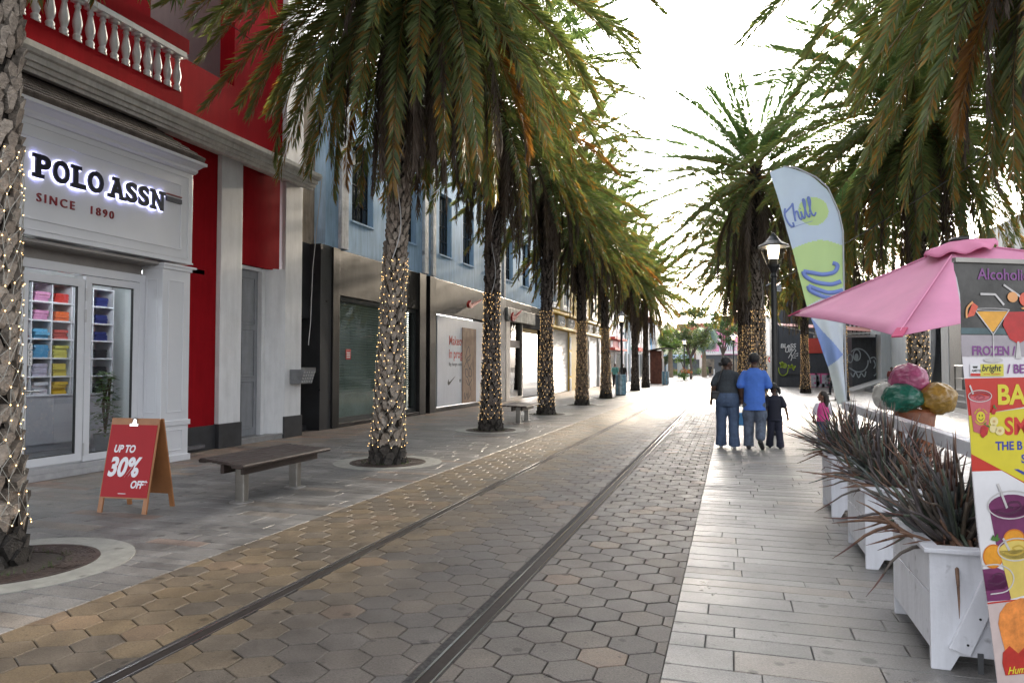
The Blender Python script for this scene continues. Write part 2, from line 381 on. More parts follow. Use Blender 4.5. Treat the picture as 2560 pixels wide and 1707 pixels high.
# ================================================================== PALMS
def leafcol(r, t, s):
    if t < .5: c = lp((.065,.125,.050), (.13,.19,.075), r.random())
    else:
        c = lp((.080,.125,.048), (.17,.19,.07), r.random())
        if s > .35 + r.random()*.8 and r.random() < (t-.55)*1.2: c = lp((.22,.12,.03),(.28,.17,.04), r.random())
    return c
def frond(mb, base, az, el, L, bend, nl, ll, t, r, dead=0., wl=.03, sway=0.):
    K = 14; p = Vector(base); pts = [p.copy()]; tang = []
    burnt = r.random() < (t-.76)*.6
    for k in range(K):
        s = (k+.5)/K; e = el - bend*s**1.25; e = max(e, -88); a = az + sway*s*s
        d = Vector((math.cos(R(e))*math.cos(R(a)), math.cos(R(e))*math.sin(R(a)), math.sin(R(e))))
        p = p + d*(L/K); pts.append(p.copy()); tang.append(d)
    tang.append(tang[-1])
    rc = (.16,.12,.05) if dead == 0 else (.10,.075,.055)
    if t > .55 and dead == 0: rc = (.22,.13,.05)
    mb.tube([pts[i] for i in (0,2,4,7,10,14)], [.024,.019,.015,.011,.007,.003], 4, 0, rc, cap=False)
    vee = r.uniform(12,34) if dead == 0 else r.uniform(10,30)
    tw = r.uniform(-25,25)
    for i in range(nl):
        s = .11 + .885*(i+.5*r.random())/nl; f = s*K; k = min(int(f), K-1); q = pts[k].lerp(pts[k+1], f-k); T = tang[k]
        a = az + sway*s*s
        S0 = Vector((-math.sin(R(a)), math.cos(R(a)), 0)); N0 = S0.cross(T).normalized()
        if N0.z < 0 and el-bend*s > -80: N0 = -N0
        S = (S0*math.cos(R(tw)) + N0*math.sin(R(tw))); N = N0*math.cos(R(tw)) - S0*math.sin(R(tw))
        ang = R(52 - 28*s + r.uniform(-5,5)) if dead == 0 else R(30-14*s + r.uniform(-12,12))
        prof = min(1, .45 + s*2.6) * (1 - max(0, s-.6)*1.2)
        for sg in (-1, 1):
            v = R(vee + (r.uniform(-38,44) if not dead else r.uniform(-20,20)))
            d = (T*math.cos(ang) + (S*(sg*math.cos(v)) + N*math.sin(v))*math.sin(ang)).normalized()
            l = ll*prof*r.uniform(.9,1.1)
            if dead: d = (d + Vector((0,0,-.55*dead)) + Vector((r.uniform(-.2,.2),r.uniform(-.2,.2),0))).normalized()
            m = q + d*(l*.42); e = q + (d + Vector((0,0,-.03 - .14*r.random()*(1 if t>.3 else .4)))).normalized()*l
            Wv = d.cross(N*math.cos(v) - S*(sg*math.sin(v)))
            Wv = Wv.normalized()*(wl*.5*(.8+.4*r.random())) if Wv.length > 1e-4 else S*(wl*.5)
            if dead: c = lp((.075,.055,.042),(.16,.13,.11), r.random()**1.5)
            elif burnt and s > .25: c = lp((.19,.085,.022),(.29,.14,.036), r.random())
            else: c = leafcol(r, t, s)
            mb.add([q, m+Wv, e, m-Wv], [(0,1,2,3)], 0, c)
def crown_meshes(seed, ng=105, nd=46, L0=3.6, droop=1.0, nl=58, rng=132, e0=80):
    r = random.Random(seed); g_ = MB(); d_ = MB()
    for i in range(ng):
        t = (i+.5)/ng; az = i*137.508 + r.uniform(-9,9)
        el = e0 - (rng-6)*t + r.uniform(-7,7)
        bend = (9 + 46*min(1,t*1.3))*droop*r.uniform(.75,1.25)
        if el < -5: bend *= .75
        L = L0*(.80+.27*min(1,t*3.0))*r.uniform(.88,1.08)
        rb = .10 + .08*t; h = .35 - .75*t
        frond(g_, (rb*math.cos(R(az)), rb*math.sin(R(az)), h), az, el, L, bend, nl, (.39 if nl>80 else .37)*L0/3.6, t, r, 0, (.027 if nl > 155 else .035), r.uniform(-14,14))
    for i in range(nd):
        az = i*137.508*1.7 + r.uniform(-20,20); u = r.random()
        el = -34 - 42*u + r.uniform(-10,10); L = L0*r.uniform(.62,1.0)
        frond(d_, (.2*math.cos(R(az)), .2*math.sin(R(az)), -.35-.6*u), az, el, L, 62*r.uniform(.7,1.1), int(min(nl,110)*.75), .38, .9, r, 1., .020, r.uniform(-30,30))
    return g_.build('crown', palm_leaf, mesh_only=True, at=(0,0,0)), d_.build('dead_fronds', dead_leaf, mesh_only=True, at=(0,0,0))
palm_leaf = M('palm_leaf', rough=.42, attr=True, var=0, transl=.45, spec=.4)
dead_leaf = M('dead_palm_leaf', rough=.8, attr=True, var=0, transl=.15, spec=.2)
def trunk_r(z):
    return .150 + .135*math.exp(-max(z,0)/.95) - .012*max(0,(z-4.5)/3)
def trunk_mesh(seed, H, lean, pale):
    r = random.Random(seed); mb = MB()
    def axis(z):
        q = max(0, z)/7.5; return Vector((lean[0]*q**1.6, lean[1]*q**1.6, z))
    zs = [H*i/30 for i in range(31)]
    mb.tube([axis(z) for z in zs], [trunk_r(z)-.03 for z in zs], 14, 0, (.022,.018,.015))
    z = .02; row = 0
    while z < H:
        rr = trunk_r(z); n = 10; hgt = r.uniform(.105,.13) if z < 5 else .085
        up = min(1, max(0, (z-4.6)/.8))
        for k in range(n):
            a = 2*math.pi*(k + (.5 if row % 2 else 0) + r.uniform(-.26,.26))/n; wd = 2*math.pi/n*.52*r.uniform(.8,1.18)
            zc = z + r.uniform(-.030,.030); o_ = rr*.035 + r.uniform(.018,.056)
            if z < .42: o_ *= .55
            h2 = hgt*(r.uniform(.6,1.0) if z > .42 else r.uniform(.8,.95))
            def pt(da, dz, rad):
                c_ = axis(zc+dz); return (c_.x+rad*math.cos(a+da), c_.y+rad*math.sin(a+da), c_.z)
            jit = lambda q: q*r.uniform(.62,1.25)
            base = [pt(-wd,0,rr-.012), pt(-wd*.45,-h2,rr-.012), pt(wd*.45,-h2,rr-.012), pt(wd,0,rr-.012), pt(wd*.5,h2*.8,rr-.012), pt(-wd*.5,h2*.8,rr-.012)]
            top = [pt(-jit(wd*.74),h2*.12,rr+o_*.7), pt(-jit(wd*.34),-jit(h2*.72),rr+o_*.35), pt(jit(wd*.34),-jit(h2*.72),rr+o_*.35), pt(jit(wd*.74),h2*.12,rr+o_*.7), pt(jit(wd*.40),jit(h2*.62),rr+o_), pt(-jit(wd*.40),jit(h2*.62),rr+o_)]
            g0 = r.random()
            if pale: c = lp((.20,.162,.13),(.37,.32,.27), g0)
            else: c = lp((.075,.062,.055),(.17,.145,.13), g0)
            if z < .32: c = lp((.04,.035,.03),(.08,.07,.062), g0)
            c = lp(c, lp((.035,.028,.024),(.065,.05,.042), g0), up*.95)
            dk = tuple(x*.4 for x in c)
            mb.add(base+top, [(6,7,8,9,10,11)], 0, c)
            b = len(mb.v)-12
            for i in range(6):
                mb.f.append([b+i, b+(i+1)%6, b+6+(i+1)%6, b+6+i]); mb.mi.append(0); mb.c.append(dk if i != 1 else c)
            if z > 4.4 and r.random() < .12:      # ragged old leaf bases
                q0 = pt(0,h2*.5,rr+o_); q1 = pt(r.uniform(-.2,.2), r.uniform(.15,.4), rr+o_+r.uniform(.04,.14))
                mb.tube([q0,q1],[.022,.006],4,0,c)
        z += hgt*.86; row += 1
    return mb.build('trunk', M('palm_bark', rough=.85, attr=True, var=.42, scale=22, bump=.9, bscale=70, spec=.25), mesh_only=True, at=(0,0,0))
CROWNS = [crown_meshes(21, 176, 56, 3.7, .95, 160, 146), crown_meshes(22, 112, 36, 3.45, .75, 120, 124), crown_meshes(23, 124, 44, 3.4, .62, 118), crown_meshes(24, 66, 34, 3.3, .42, 150, 116, 66)]
TRUNKS = [trunk_mesh(31, 8.2, (.42,.05), True), trunk_mesh(32, 8.0, (.06,-.08), False), trunk_mesh(33, 7.5, (-.05,.05), True), trunk_mesh(34, 9.2, (-.05,.05), True)]
LEANS = [(.42,.05), (.06,-.08), (-.05,.05), (-.05,.05)]
bulbm = M('warm_bulb', (1,.75,.4), .4, var=0, emit=(1,.58,.20), estr=1.9)
bulbm.cycles.emission_sampling = 'NONE'
wirem = M('clear_wire', (.30,.29,.25), .4, var=0)
def net_pts(seed, lean, z0=.28, z1=3.2, cols=13, dz=.115):
    r = random.Random(seed); P = []; row = 0; z = z0
    while z < z1:
        Rw = []
        for k in range(cols):
            a = 2*math.pi*(k+(.5 if row % 2 else 0))/cols + r.uniform(-.17,.17); zz = z + r.uniform(-.036,.036)
            rr = trunk_r(zz)+.045+r.uniform(-.008,.012); q = max(0,zz)/7.5
            Rw.append(Vector((lean[0]*q**1.6 + rr*math.cos(a), lean[1]*q**1.6 + rr*math.sin(a), zz)))
        P.append(Rw); row += 1; z += dz*(.75 if z > 2.75 else 1)
    return P
bb = MB(); bb.ball(0,0,0,.0048,n=6,m=4); BULB = bb.build('bulb', bulbm, mesh_only=True, at=(0,0,0))
def make_net(ti, seed, loc, rz, label, near):
    lean = LEANS[ti]; P = net_pts(seed, lean)
    t = thing('string_lights', label, 'string lights', loc, 'net lights wrapped round the palm trunks'); t.rotation_euler = (0,0,rz)
    wr = MB()
    for i in range(len(P)-1):
        n = len(P[i])
        for k in range(n):
            for kk in ((k, (k+1) % n) if i % 2 else (k, (k-1) % n)):
                wr.tube([P[i][k], P[i+1][kk]], .0022, 3, cap=False)
    me = wr.build('wire', wirem, mesh_only=True, at=(0,0,0)); link(me, 'wire', t)
    rq = random.Random(seed+5); flat = [q for Rw in P for q in Rw if rq.random() > .07]
    if near:
        cv = Matrix.Rotation(-rz, 3, 'Z') @ (Vector((0,0,1.5)) - Vector(loc)); cv.z = 0; cv.normalize()
        flat.sort(key=lambda q: -(Vector((q.x,q.y,0)).normalized().dot(cv)))
        for q in flat[:100]:
            b = link(BULB, 'bulb', t); b.location = q
        flat = flat[100:]
    m = MB()
    sc_ = .0048 if near else .0050
    for q in flat: m.ball(q.x,q.y,q.z,sc_,n=5,m=3)
    o = link(m.build('bulbs', bulbm, mesh_only=True, at=(0,0,0)), 'bulb_string', t); o['kind'] = 'stuff'
    cv2 = Matrix.Rotation(-rz, 3, 'Z') @ Vector((.25,-1,0)); pc = []
    for i in range(16):
        z = 3.15 + .13*i; q = z/7.5; a = math.atan2(cv2.y, cv2.x) + .35*math.sin(i*.45) + .03*i; rr = trunk_r(z) + .055
        pc.append((lean[0]*q**1.6 + rr*math.cos(a), lean[1]*q**1.6 + rr*math.sin(a), z))
    cm = MB(); cm.tube(pc, .008, 5); link(cm.build('power_cord', M('white_cord', (.5,.5,.5), .5, var=0), mesh_only=True, at=(0,0,0)), 'power_cord', t)
    return t
def palm(x, y, hz, ci, ti, rz, label, group, sc=1., lights=None, near=False, nl_proto=None):
    t = thing('palm_tree', label, 'palm tree', (x,y,0), group); t.rotation_euler = (0,0,rz)
    link(TRUNKS[ti], 'trunk', t)
    ln = LEANS[ti]; q = hz/7.5
    for me, nm in zip(CROWNS[ci], ('crown','dead_fronds')):
        o = link(me, nm, t); o.location = (ln[0]*q**1.6, ln[1]*q**1.6, hz); o.scale = (sc,)*3
        o.rotation_euler = (0,0,x*3.7+y*1.3)
    if lights:
        if nl_proto is None: return make_net(ti, int(y*10), (x,y,0), rz, lights, near)
        return dup(nl_proto, (x,y,0), rz, lights)
GL = 'palm trees along the shop side'; GR_ = 'palm trees along the plaza side'
palm(-5.43, 4.02, 9.0, 0, 3, .3, 'date palm cut off by the left picture edge, its pale trunk netted with lights', GL, 1.0, 'clear-wire light net on the trunk at the left picture edge', True)
palm(-5.12, 10.05, 8.3, 0, 0, 0., 'tall leaning date palm with a pale knobbly trunk behind the dark slatted bench', GL, 1.0, 'warm light net on the leaning pale trunk behind the slatted bench', True)
NP = palm(-5.38, 15.75, 7.95, 1, 1, .8, 'date palm in front of the hoarding with the tick, next to the small bench', GL, .95, 'warm light net on the palm trunk in front of the plywood board')
palm(-5.5, 21.4, 7.7, 2, 1, 2.0, 'date palm right behind the small bench, in front of the dark glass shop', GL, .90, 'warm light net on the palm trunk right behind the small bench', nl_proto=NP)
palm(-5.5, 26.9, 7.2, 2, 1, 3.1, 'date palm in front of the first white roller shutters of the yellow building', GL, .90, 'warm light net on the trunk between the yellow building and the tracks', nl_proto=NP)
palm(-5.55, 32.6, 7.1, 1, 1, 4.4, 'dark date palm nearest to the shop-side lamp post and its blue bin', GL, .90, 'warm light net on the trunk beside the shop-side lamp post', nl_proto=NP)
palm(-5.58, 43.2, 7.0, 2, 1, 5.2, 'unlit date palm just past the three strolling pedestrians', GL)
palm(-5.7, 49.6, 6.9, 1, 1, 1.2, 'unlit date palm close in front of the rusty kiosk', GL)
NR = palm(.78, 22.4, 7.3, 3, 2, .4, 'upright date palm behind the walking man, with a full fan-shaped crown against the sky', GR_, .98, 'light net on the grey trunk behind the walking man')
palm(.62, 31.5, 7.1, 1, 1, 1.9, 'date palm half hidden behind the trunk in back of the walking man', GR_, .95, 'light net on the partly hidden trunk behind the lit grey trunk', nl_proto=NP)
palm(.5, 41.0, 6.9, 2, 1, 2.6, 'date palm seen just above the head of the woman in grey', GR_, .95, 'light net on the far trunk above the head of the woman in grey', nl_proto=NP)
palm(4.05, 9.9, 7.6, 0, 2, 1.0, 'big date palm whose fronds hang in at the upper right picture corner', GR_, .96)
palm(3.75, 16.9, 7.0, 0, 2, 2.9, 'broad date palm over the pink umbrella, lit trunk behind the scoop sculpture', GR_, .92, 'light net on the trunk behind the ice cream scoops', nl_proto=NR)
palm(4.5, 33.4, 7.2, 1, 1, .9, 'date palm mostly hidden behind the feather flag', GR_, 1.0, 'light net on the trunk behind the feather flag', nl_proto=NP)
palm(3.85, 42.2, 7.0, 1, 1, 3.9, 'dark date palm standing in front of the graffiti wall', GR_, .95, 'light net on the dark trunk in front of the graffiti wall', nl_proto=NP)
# tree pits
def tree_pit(x, y, label):
    t = thing('tree_grate', label, 'tree grate', (x,y,0), 'round tree grates at the palms')
    def ring(r0, r1, z0, z1, n=48):
        b = MB(); vs = []; fs = []
        for k in range(n):
            a = 2*math.pi*k/n; ca, sa = math.cos(a), math.sin(a)
            vs += [(x+r0*ca,y+r0*sa,z1),(x+r1*ca,y+r1*sa,z1),(x+r1*ca,y+r1*sa,z0),(x+r0*ca,y+r0*sa,z0)]
        for k in range(n):
            a, b_ = 4*k, 4*((k+1)%n)
            fs += [(a,a+1,b_+1,b_),(a+1,a+2,b_+2,b_+1),(a+3,a,b_,b_+3)]
        b.add(vs, fs); return b
    ring(.585,.83,-.02,.0055).build('concrete_ring', M('pale_concrete', (.25,.25,.225), .6, var=.22, scale=7, bump=.3, bscale=120, spots=6), t)
    b = MB(); b.lathe([(.58,.0005),(.0,.0008)], x, y, 32); b.build('soil', M('soil', (.03,.022,.017), .95, var=.5, scale=25, bump=1, bscale=50), t)
    b = ring(.345,.555,.001,.0055); b.build('grate_plate', M('rusty_iron', (.050,.033,.027), .6, .3, var=.45, scale=14, bump=.3), t)
    b = ring(.55,.583,0,.010)
    r_ = random.Random(int(x*10+y*7))
    rad = .35
    while rad < .545:                    # broken concentric bars of the cast grate
        a = 0
        while a < 360:
            ln = r_.uniform(9,26); n = 4
            vs = []; fs = []
            for i in range(n+1):
                q = R(a + ln*i/n); ca, sa = math.cos(q), math.sin(q)
                vs += [(x+(rad)*ca,y+(rad)*sa,.008),(x+(rad+.016)*ca,y+(rad+.016)*sa,.008),(x+(rad+.016)*ca,y+(rad+.016)*sa,0),(x+rad*ca,y+rad*sa,0)]
            for i in range(n): fs += [(4*i,4*i+1,4*i+5,4*i+4),(4*i+1,4*i+2,4*i+6,4*i+5),(4*i+3,4*i,4*i+4,4*i+7)]
            fs += [(3,2,1,0),(4*n,4*n+1,4*n+2,4*n+3)]
            b.add(vs, fs); a += ln + r_.uniform(2,5)
        rad += .026
    for k in range(24):
        a = R(k*15+r_.uniform(-3,3)); b.beam((x+.34*math.cos(a),y+.34*math.sin(a),.003),(x+.55*math.cos(a),y+.55*math.sin(a),.003),.014,.008)
    b.build('grate', M('rusty_iron', (.050,.033,.027), .6, .3, var=.45, scale=14, bump=.3), t)
    b = MB()
    for k in range(60):
        a = r_.uniform(0,6.28); d = r_.uniform(.28,.42); px, py = x+d*math.cos(a), y+d*math.sin(a)
        for q in range(3):
            dx, dy = r_.uniform(-.03,.03), r_.uniform(-.03,.03)
            b.add([(px-.003,py,.0),(px+.003,py,.0),(px+dx,py+dy,r_.uniform(.02,.05))],[(0,1,2)])
    b.build('weeds', M('weed_green', (.05,.08,.02), .6, transl=.3), t)
for x, y, lb in ((-5.22,4.08,'rusty round grate in a concrete ring at the left picture edge'), (-5.12,10.05,'round grate in a concrete ring under the leaning palm behind the slatted bench'),
                 (-5.38,15.75,'round grate under the palm by the plywood board'), (-5.5,21.4,'round grate under the palm beyond the small bench'), (-5.5,26.9,'round grate under the palm at the roller shutters'),
                 (-5.55,32.6,'round grate under the palm before the shop-side lamp post'), (.78,22.4,'round grate under the palm behind the walking people'), (4.5,33.4,'round grate under the palm behind the feather flag')):
    tree_pit(x, y, lb)
# ================================================================== RED BUILDING WITH THE CLOTHES SHOP
def sub(mb, name, mat, parent, **k): return mb.build(name, mat, parent, **k)
B = thing('red_building', 'red building with a white balustrade, white pilasters and a white clothes shop front', 'building', (-9, 8, 0))
w_ = MB()
w_.box(-9.25,-9.0, 9.40,11.42, 0,5.44)
w_.box(-9.32,-9.06, 11.42,12.78, 3.48,5.44)
w_.box(-9.25,-9.0, -4,9.38, 4.6,5.44)
w_.box(-9.25,-8.62, -4,9.5, 5.635,5.99)                 # balcony edge
w_.box(-9.25,-9.0, 9.503,12.76, 5.635,6.81)             # parapet of the loggia
w_.box(-9.35,-9.02, 11.25,12.76, 6.815,11.5)
w_.box(-10.3,-9.9, -4,9.3, 5.8,11.5)
w_.box(-9.9,-9.3, 8.8,9.48, 5.993,11.5)
sub(w_, 'wall', red, B)
b = MB(); b.box(-10.9,-10.5, 8.5,13.3, 5.6,11.5); b.box(-10.5,-9.3, 12.8,13.1,5.6,11.5); b.box(-10.5,-9.26,9.5,12.8,5.5,5.63)
sub(b, 'loggia_wall', M('pink_beige_plaster', (.42,.34,.33), .7, var=.06, streak=.08), B)
b = MB(); b.box(-10.4,-9.1, -4,9.4, 5.50,5.63); b.box(-9.3,-8.9,12.765,13.38,5.64,11.5); b.box(-13.5,-9.26,13.36,13.39,0,11.5)
sub(b, 'side_strip', white, B)
# cornice with stepped profile
pr = [(-9.0,5.37),(-8.72,5.35),(-8.70,5.29),(-8.63,5.29),(-8.63,5.345),(-8.58,5.345),(-8.58,5.41),(-8.53,5.41),(-8.53,5.49),(-8.48,5.50),(-8.45,5.55),(-8.45,5.63),(-9.0,5.63)]
b = MB(); n = len(pr)
b.add([(x,-4,z) for x,z in pr]+[(x,13.40+(-8.45-x)*-.25+.0,z) for x,z in pr], [tuple(range(n))[::-1], tuple(range(n,2*n))]+[(i,(i+1)%n,n+(i+1)%n,n+i) for i in range(n)])
sub(b, 'cornice', M('weathered_white', (.66,.65,.62), .7, spec=.1, var=.10, scale=4, bump=.12, streak=.18), B)
b = MB(); b.box(-8.70,-8.60, -4,9.55, 6.61,6.685); b.box(-8.72,-8.585,-4,9.56,6.59,6.612)
hr = sub(b, 'handrail', white, B)
b = MB(); b.box(-8.72,-8.60,-4,9.6,6.69,6.92); sub(b, 'rail_capping', red, B)
prof = [(.062,0),(.062,.03),(.05,.045),(.06,.075),(.05,.10),(.036,.115),(.052,.17),(.066,.235),(.066,.28),(.052,.35),(.038,.43),(.032,.475),(.044,.49),(.046,.51),(.034,.525),(.036,.55)]
bl = MB(); bl.lathe(prof, 0,0,12); bl.box(-.06,.06,-.06,.06,.555,.6); BAL = bl.build('baluster', white, mesh_only=True, at=(0,0,0), smooth=False)
for p in BAL.polygons: p.use_smooth = len(p.vertices) == 4
for k in range(19):
    o = link(BAL, 'baluster', B); o.location = (-8.66+9, 9.40-.207*k-8, 5.99)
for y0, y1 in ((10.80,11.39),(12.77,13.37)):
    b = MB(); b.box(-9.0,-8.90,y0,y1,.44,5.37); p_ = sub(b,'pilaster',white,B,bevel=.008)
    b = MB(); b.box(-9.0,-8.875,y0-.02,y1+.02,0,.445); sub(b,'pilaster_base',M('dark_tile',(.035,.036,.04),.3,var=.3,scale=5),p_,bevel=.006)
b = MB(); b.box(-9.0,-8.955,9.47,10.78,.0,.43); sub(b,'plinth',MATS['dark_tile'],B)
# grey double door
b = MB(); b.box(-9.9,-8.92,11.40,12.76,0,.085); b.box(-9.9,-8.90,11.39,12.765,.085,.11); sub(b,'door_step',M('grey_step',(.24,.24,.24),.45,var=.2),B)
b = MB(); b.add([(-9.22,12.36,.11),(-8.905,12.762,.11),(-8.905,12.762,3.5),(-9.22,12.36,3.5)],[(0,1,2,3)]); b.box(-9.35,-9.10,12.27,12.37,.11,3.46); b.box(-9.35,-9.12,11.42,12.27,3.40,3.47)
sub(b,'door_frame',white,B)
dm = M('grey_door_paint',(.22,.23,.25),.42,var=.10,scale=5,streak=.15,bump=.06)
for y0,y1 in ((11.40,11.60),(11.61,12.26)):
    b = MB(); b.box(-9.24,-9.19,y0,y1,.115,3.395)
    z = .25
    for hh in (.95,.95,.95):
        a,c_ = y0+(.05 if y1-y0<.3 else .10), y1-(.05 if y1-y0<.3 else .10)
        for (q0,q1,r0,r1) in ((a,c_,z,z+.02),(a,c_,z+hh-.02,z+hh),(a,a+.02,z+.02,z+hh-.02),(c_-.02,c_,z+.02,z+hh-.02)): b.box(-9.19,-9.172,q0,q1,r0,r1)
        b.box(-9.19,-9.18,a+.06,c_-.06,z+.06,z+hh-.06); z += 1.03
    d_ = sub(b,'door_leaf',dm,B,bevel=.004)
    if y1 > 12:
        b = MB()
        for zz in (1.9,1.55,.75): b.lathe([(.025,0),(.028,.02),(.012,.04)],-9.16,11.655,10)
        b = MB()
        for zz in (2.0,1.35,.72): b.ball(-9.165,11.57,zz,.022,n=8,m=6)
        b.tube([(-9.17,11.66,1.12),(-9.13,11.66,1.14),(-9.13,11.66,1.32),(-9.17,11.66,1.34)],.011,6)
        sub(b,'door_handle',M('tarnished_brass',(.16,.13,.09),.4,.8),d_)
b = MB(); b.prism([(0,0),(.26,.0),(.36,.30),(0,.30)],(-8.9,12.95,1.12),(1,0,0),(0,0,1),(0,1,0),0,.44)
wl_ = sub(b,'wall_lamp',M('galvanised',(.30,.31,.32),.4,.7,var=.2),B,bevel=.005)
b = MB()
for i in range(4):
    for j in range(5):
        yy = 12.99+j*.088; q = .04+i*.066; b.ball(-8.9+.265+q*.30,yy,1.12+q+.005,.02,.02,.02,n=8,m=4)
sub(b,'lamp_lens',M('frosted_lens',(.5,.5,.52),.3,var=0),wl_)
b = MB(); b.tube([(-8.45,13.42,5.6),(-8.6,13.52,4.9),(-8.75,13.55,3.6),(-8.8,13.56,2.4),(-8.82,13.52,1.95)],.008,5); sub(b,'hanging_cable',M('pale_cable',(.45,.45,.45),.5,var=0),B)

# shop front
b = MB(); b.box(-8.99,-8.35,-1.0,9.45,3.13,4.64)
FAS = sub(b,'shop_fascia',M('shop_white',(.63,.64,.67),.32,var=.03,scale=2),B,bevel=.006)
sw = MATS['shop_white']
b = MB(); cp = [(-8.35,4.60),(-8.33,4.60),(-8.30,4.64),(-8.30,4.68),(-8.24,4.74),(-8.20,4.755),(-8.20,4.80),(-9.0,4.80),(-9.0,4.645),(-8.35,4.645)]
n = len(cp); b.add([(x,-1,z) for x,z in cp]+[(x,9.45+max(0,x+8.35)*1.0,z) for x,z in cp],[tuple(range(n))[::-1],tuple(range(n,2*n))]+[(i,(i+1)%n,n+(i+1)%n,n+i) for i in range(n)])
sub(b,'crown_moulding',sw,FAS)
def frame_x(mb, x, y0,y1,z0,z1,wd,dp):
    mb.box(x,x+dp,y0,y1,z0,z0+wd); mb.box(x,x+dp,y0,y1,z1-wd,z1); mb.box(x,x+dp,y0,y0+wd,z0+wd,z1-wd); mb.box(x,x+dp,y1-wd,y1,z0+wd,z1-wd)
b = MB(); frame_x(b,-8.35,-.5,9.20,3.33,4.38,.022,.014); frame_x(b,-8.35,-.7,9.36,3.20,4.53,.018,.010); b.box(-8.35,-8.335,-1,9.46,3.13,3.155)
sub(b,'panel_moulding',sw,FAS)
b = MB(); vs=[(-8.22,-1,4.81),(-9.0,-1,5.36),(-9.0,9.15,5.36),(-8.22,9.56,4.81)]; vs+=[(x,y,z+.05) for x,y,z in vs]
b.add(vs,[(3,2,1,0),(4,5,6,7),(0,1,5,4),(1,2,6,5),(2,3,7,6),(3,0,4,7)])
for i in range(7):
    q=i/7; x0=-8.22-.78*q; z0=4.815+.55*q+.05; yr=9.56-.41*q
    b.add([(x0+.01,-1,z0-.01),(x0+.01,yr+.01,z0-.01),(x0-.125,yr-.05,z0+.092),(x0-.125,-1,z0+.092),(x0+.01,-1,z0+.022),(x0+.01,yr+.01,z0+.022)],[(4,5,2,3),(0,1,5,4)])
sub(b,'awning_roof',M('old_shingle',(.11,.09,.078),.85,var=.4,scale=5,bump=.6,bscale=30,streak=.3),FAS)
# raised letters: slab serif, backlit
nav = M('navy_letter',(.012,.014,.028),.3,var=0); led = M('sign_light',(.8,.8,1),.5,var=0,emit=(.62,.62,1.0),estr=.65)
LT = MB(); HL = MB(); zb = 3.86; Hh = .30; fx = -8.30
def cap_text(ch, y0, y1):
    for mb, d0, d1, bd in ((LT, .028, .055, .042), (HL, .004, .026, .056)):
        cu = MB(); text_mb(ch, Hh/.70, (0,0,0),(1,0,0),(0,1,0),(0,0,1),d0,d1,bd,mb=cu)
        xs=[v[0] for v in cu.v]; ys=[v[1] for v in cu.v]; g0,g1=min(xs),max(xs); e=0 if mb is LT else .010
        W_=(y1-y0+2*e)/(g1-g0); V_=(Hh+2*e)/(max(ys)-min(ys)); ym=min(ys)
        mb.add([(fx-.05+v[2], y0-e+(v[0]-g0)*W_, zb-e+(v[1]-ym)*V_) for v in cu.v],[tuple(f) for f in cu.f])
def slab_(y0,y1,z0,h=.052):
    LT.box(fx-.0225,fx+.0045,y0,y1,z0,z0+h); HL.box(fx-.0465,fx-.0235,y0-.010,y1+.010,z0-.010,z0+h+.010)
for ch,y0,y1 in (('P',6.68,6.89),('O',6.92,7.16),('L',7.215,7.41),('O',7.44,7.69),('A',7.80,8.04),('S',8.075,8.275),('S',8.30,8.50),('N',8.56,8.78)): cap_text(ch,y0,y1)
for y0,y1,z0 in ((6.64,6.80,zb),(6.64,6.72,zb+Hh-.052),(7.18,7.34,zb),(7.18,7.34,zb+Hh-.052),(7.765,7.88,zb),(7.965,8.08,zb),(7.84,7.95,zb+Hh-.052),(8.52,8.64,zb),(8.52,8.60,zb+Hh-.052),(8.70,8.82,zb+Hh-.052)): slab_(y0,y1,z0)
sub(LT,'sign_letters',nav,FAS); sub(HL,'halo_light',led,FAS)
b = text_mb('SINCE',.155,(-8.35,6.73,3.57),*FX,d0=.0,d1=.018,bold=.006,space=1.42); sub(b,'since_lettering',M('dark_red_letter',(.20,.012,.018),.35,var=0),FAS)
b = text_mb('1890',.155,(-8.35,7.50,3.57),*FX,d0=.0,d1=.018,bold=.006,space=1.42); sub(b,'year_lettering',MATS['dark_red_letter'],FAS)
b = MB(); b.box(-8.35,-8.322,8.87,9.185,4.055,4.125); sub(b,'flag_emblem',nav,FAS)
b = MB(); b.box(-8.35,-8.322,8.87,9.185,4.155,4.172); sub(b,'flag_stripe',MATS['dark_red_letter'],FAS)
# pilaster of the shop front and door
def shop_pil(y0,y1):
    b = MB(); b.box(-8.77,-8.37,y0,y1,.0,3.06); b.box(-8.79,-8.345,y0-.02,y1+.025,.565,.645); b.box(-8.79,-8.34,y0-.02,y1+.03,0,.10)
    b.box(-8.79,-8.33,y0-.02,y1+.10,3.055,3.09); b.box(-8.78,-8.345,y0-.01,y1+.02,3.0,3.055)
    for (a,c_,z0,z1) in ((y0+.12,y1-.13,.77,2.84),(y0+.12,y1-.13,.17,.50)): frame_x(b,-8.37,a,c_,z0,z1,.018,.010)
    for z0,z1 in ((.77,2.84),):
        b.box(-8.68,-8.66,y0-.010,y0,z0,z1); b.box(-8.48,-8.46,y0-.010,y0,z0,z1); b.box(-8.66,-8.48,y0-.010,y0,z0,z0+.02); b.box(-8.66,-8.48,y0-.010,y0,z1-.02,z1)
    sub(b,'shop_pilaster',sw,B,bevel=.004)
shop_pil(8.86,9.44); shop_pil(4.2,4.8)
b = MB()
for i in range(7): b.box(-8.80+.055*i,-8.753+.055*i,4.8,8.86,3.06-.012*(i%2),3.10)
b.box(-8.84,-8.78,4.8,8.87,2.90,3.10); sub(b,'shutter_box',M('shutter_grey',(.30,.28,.265),.5,var=.1),B)
fr = M('door_white',(.62,.63,.66),.3,var=.03)
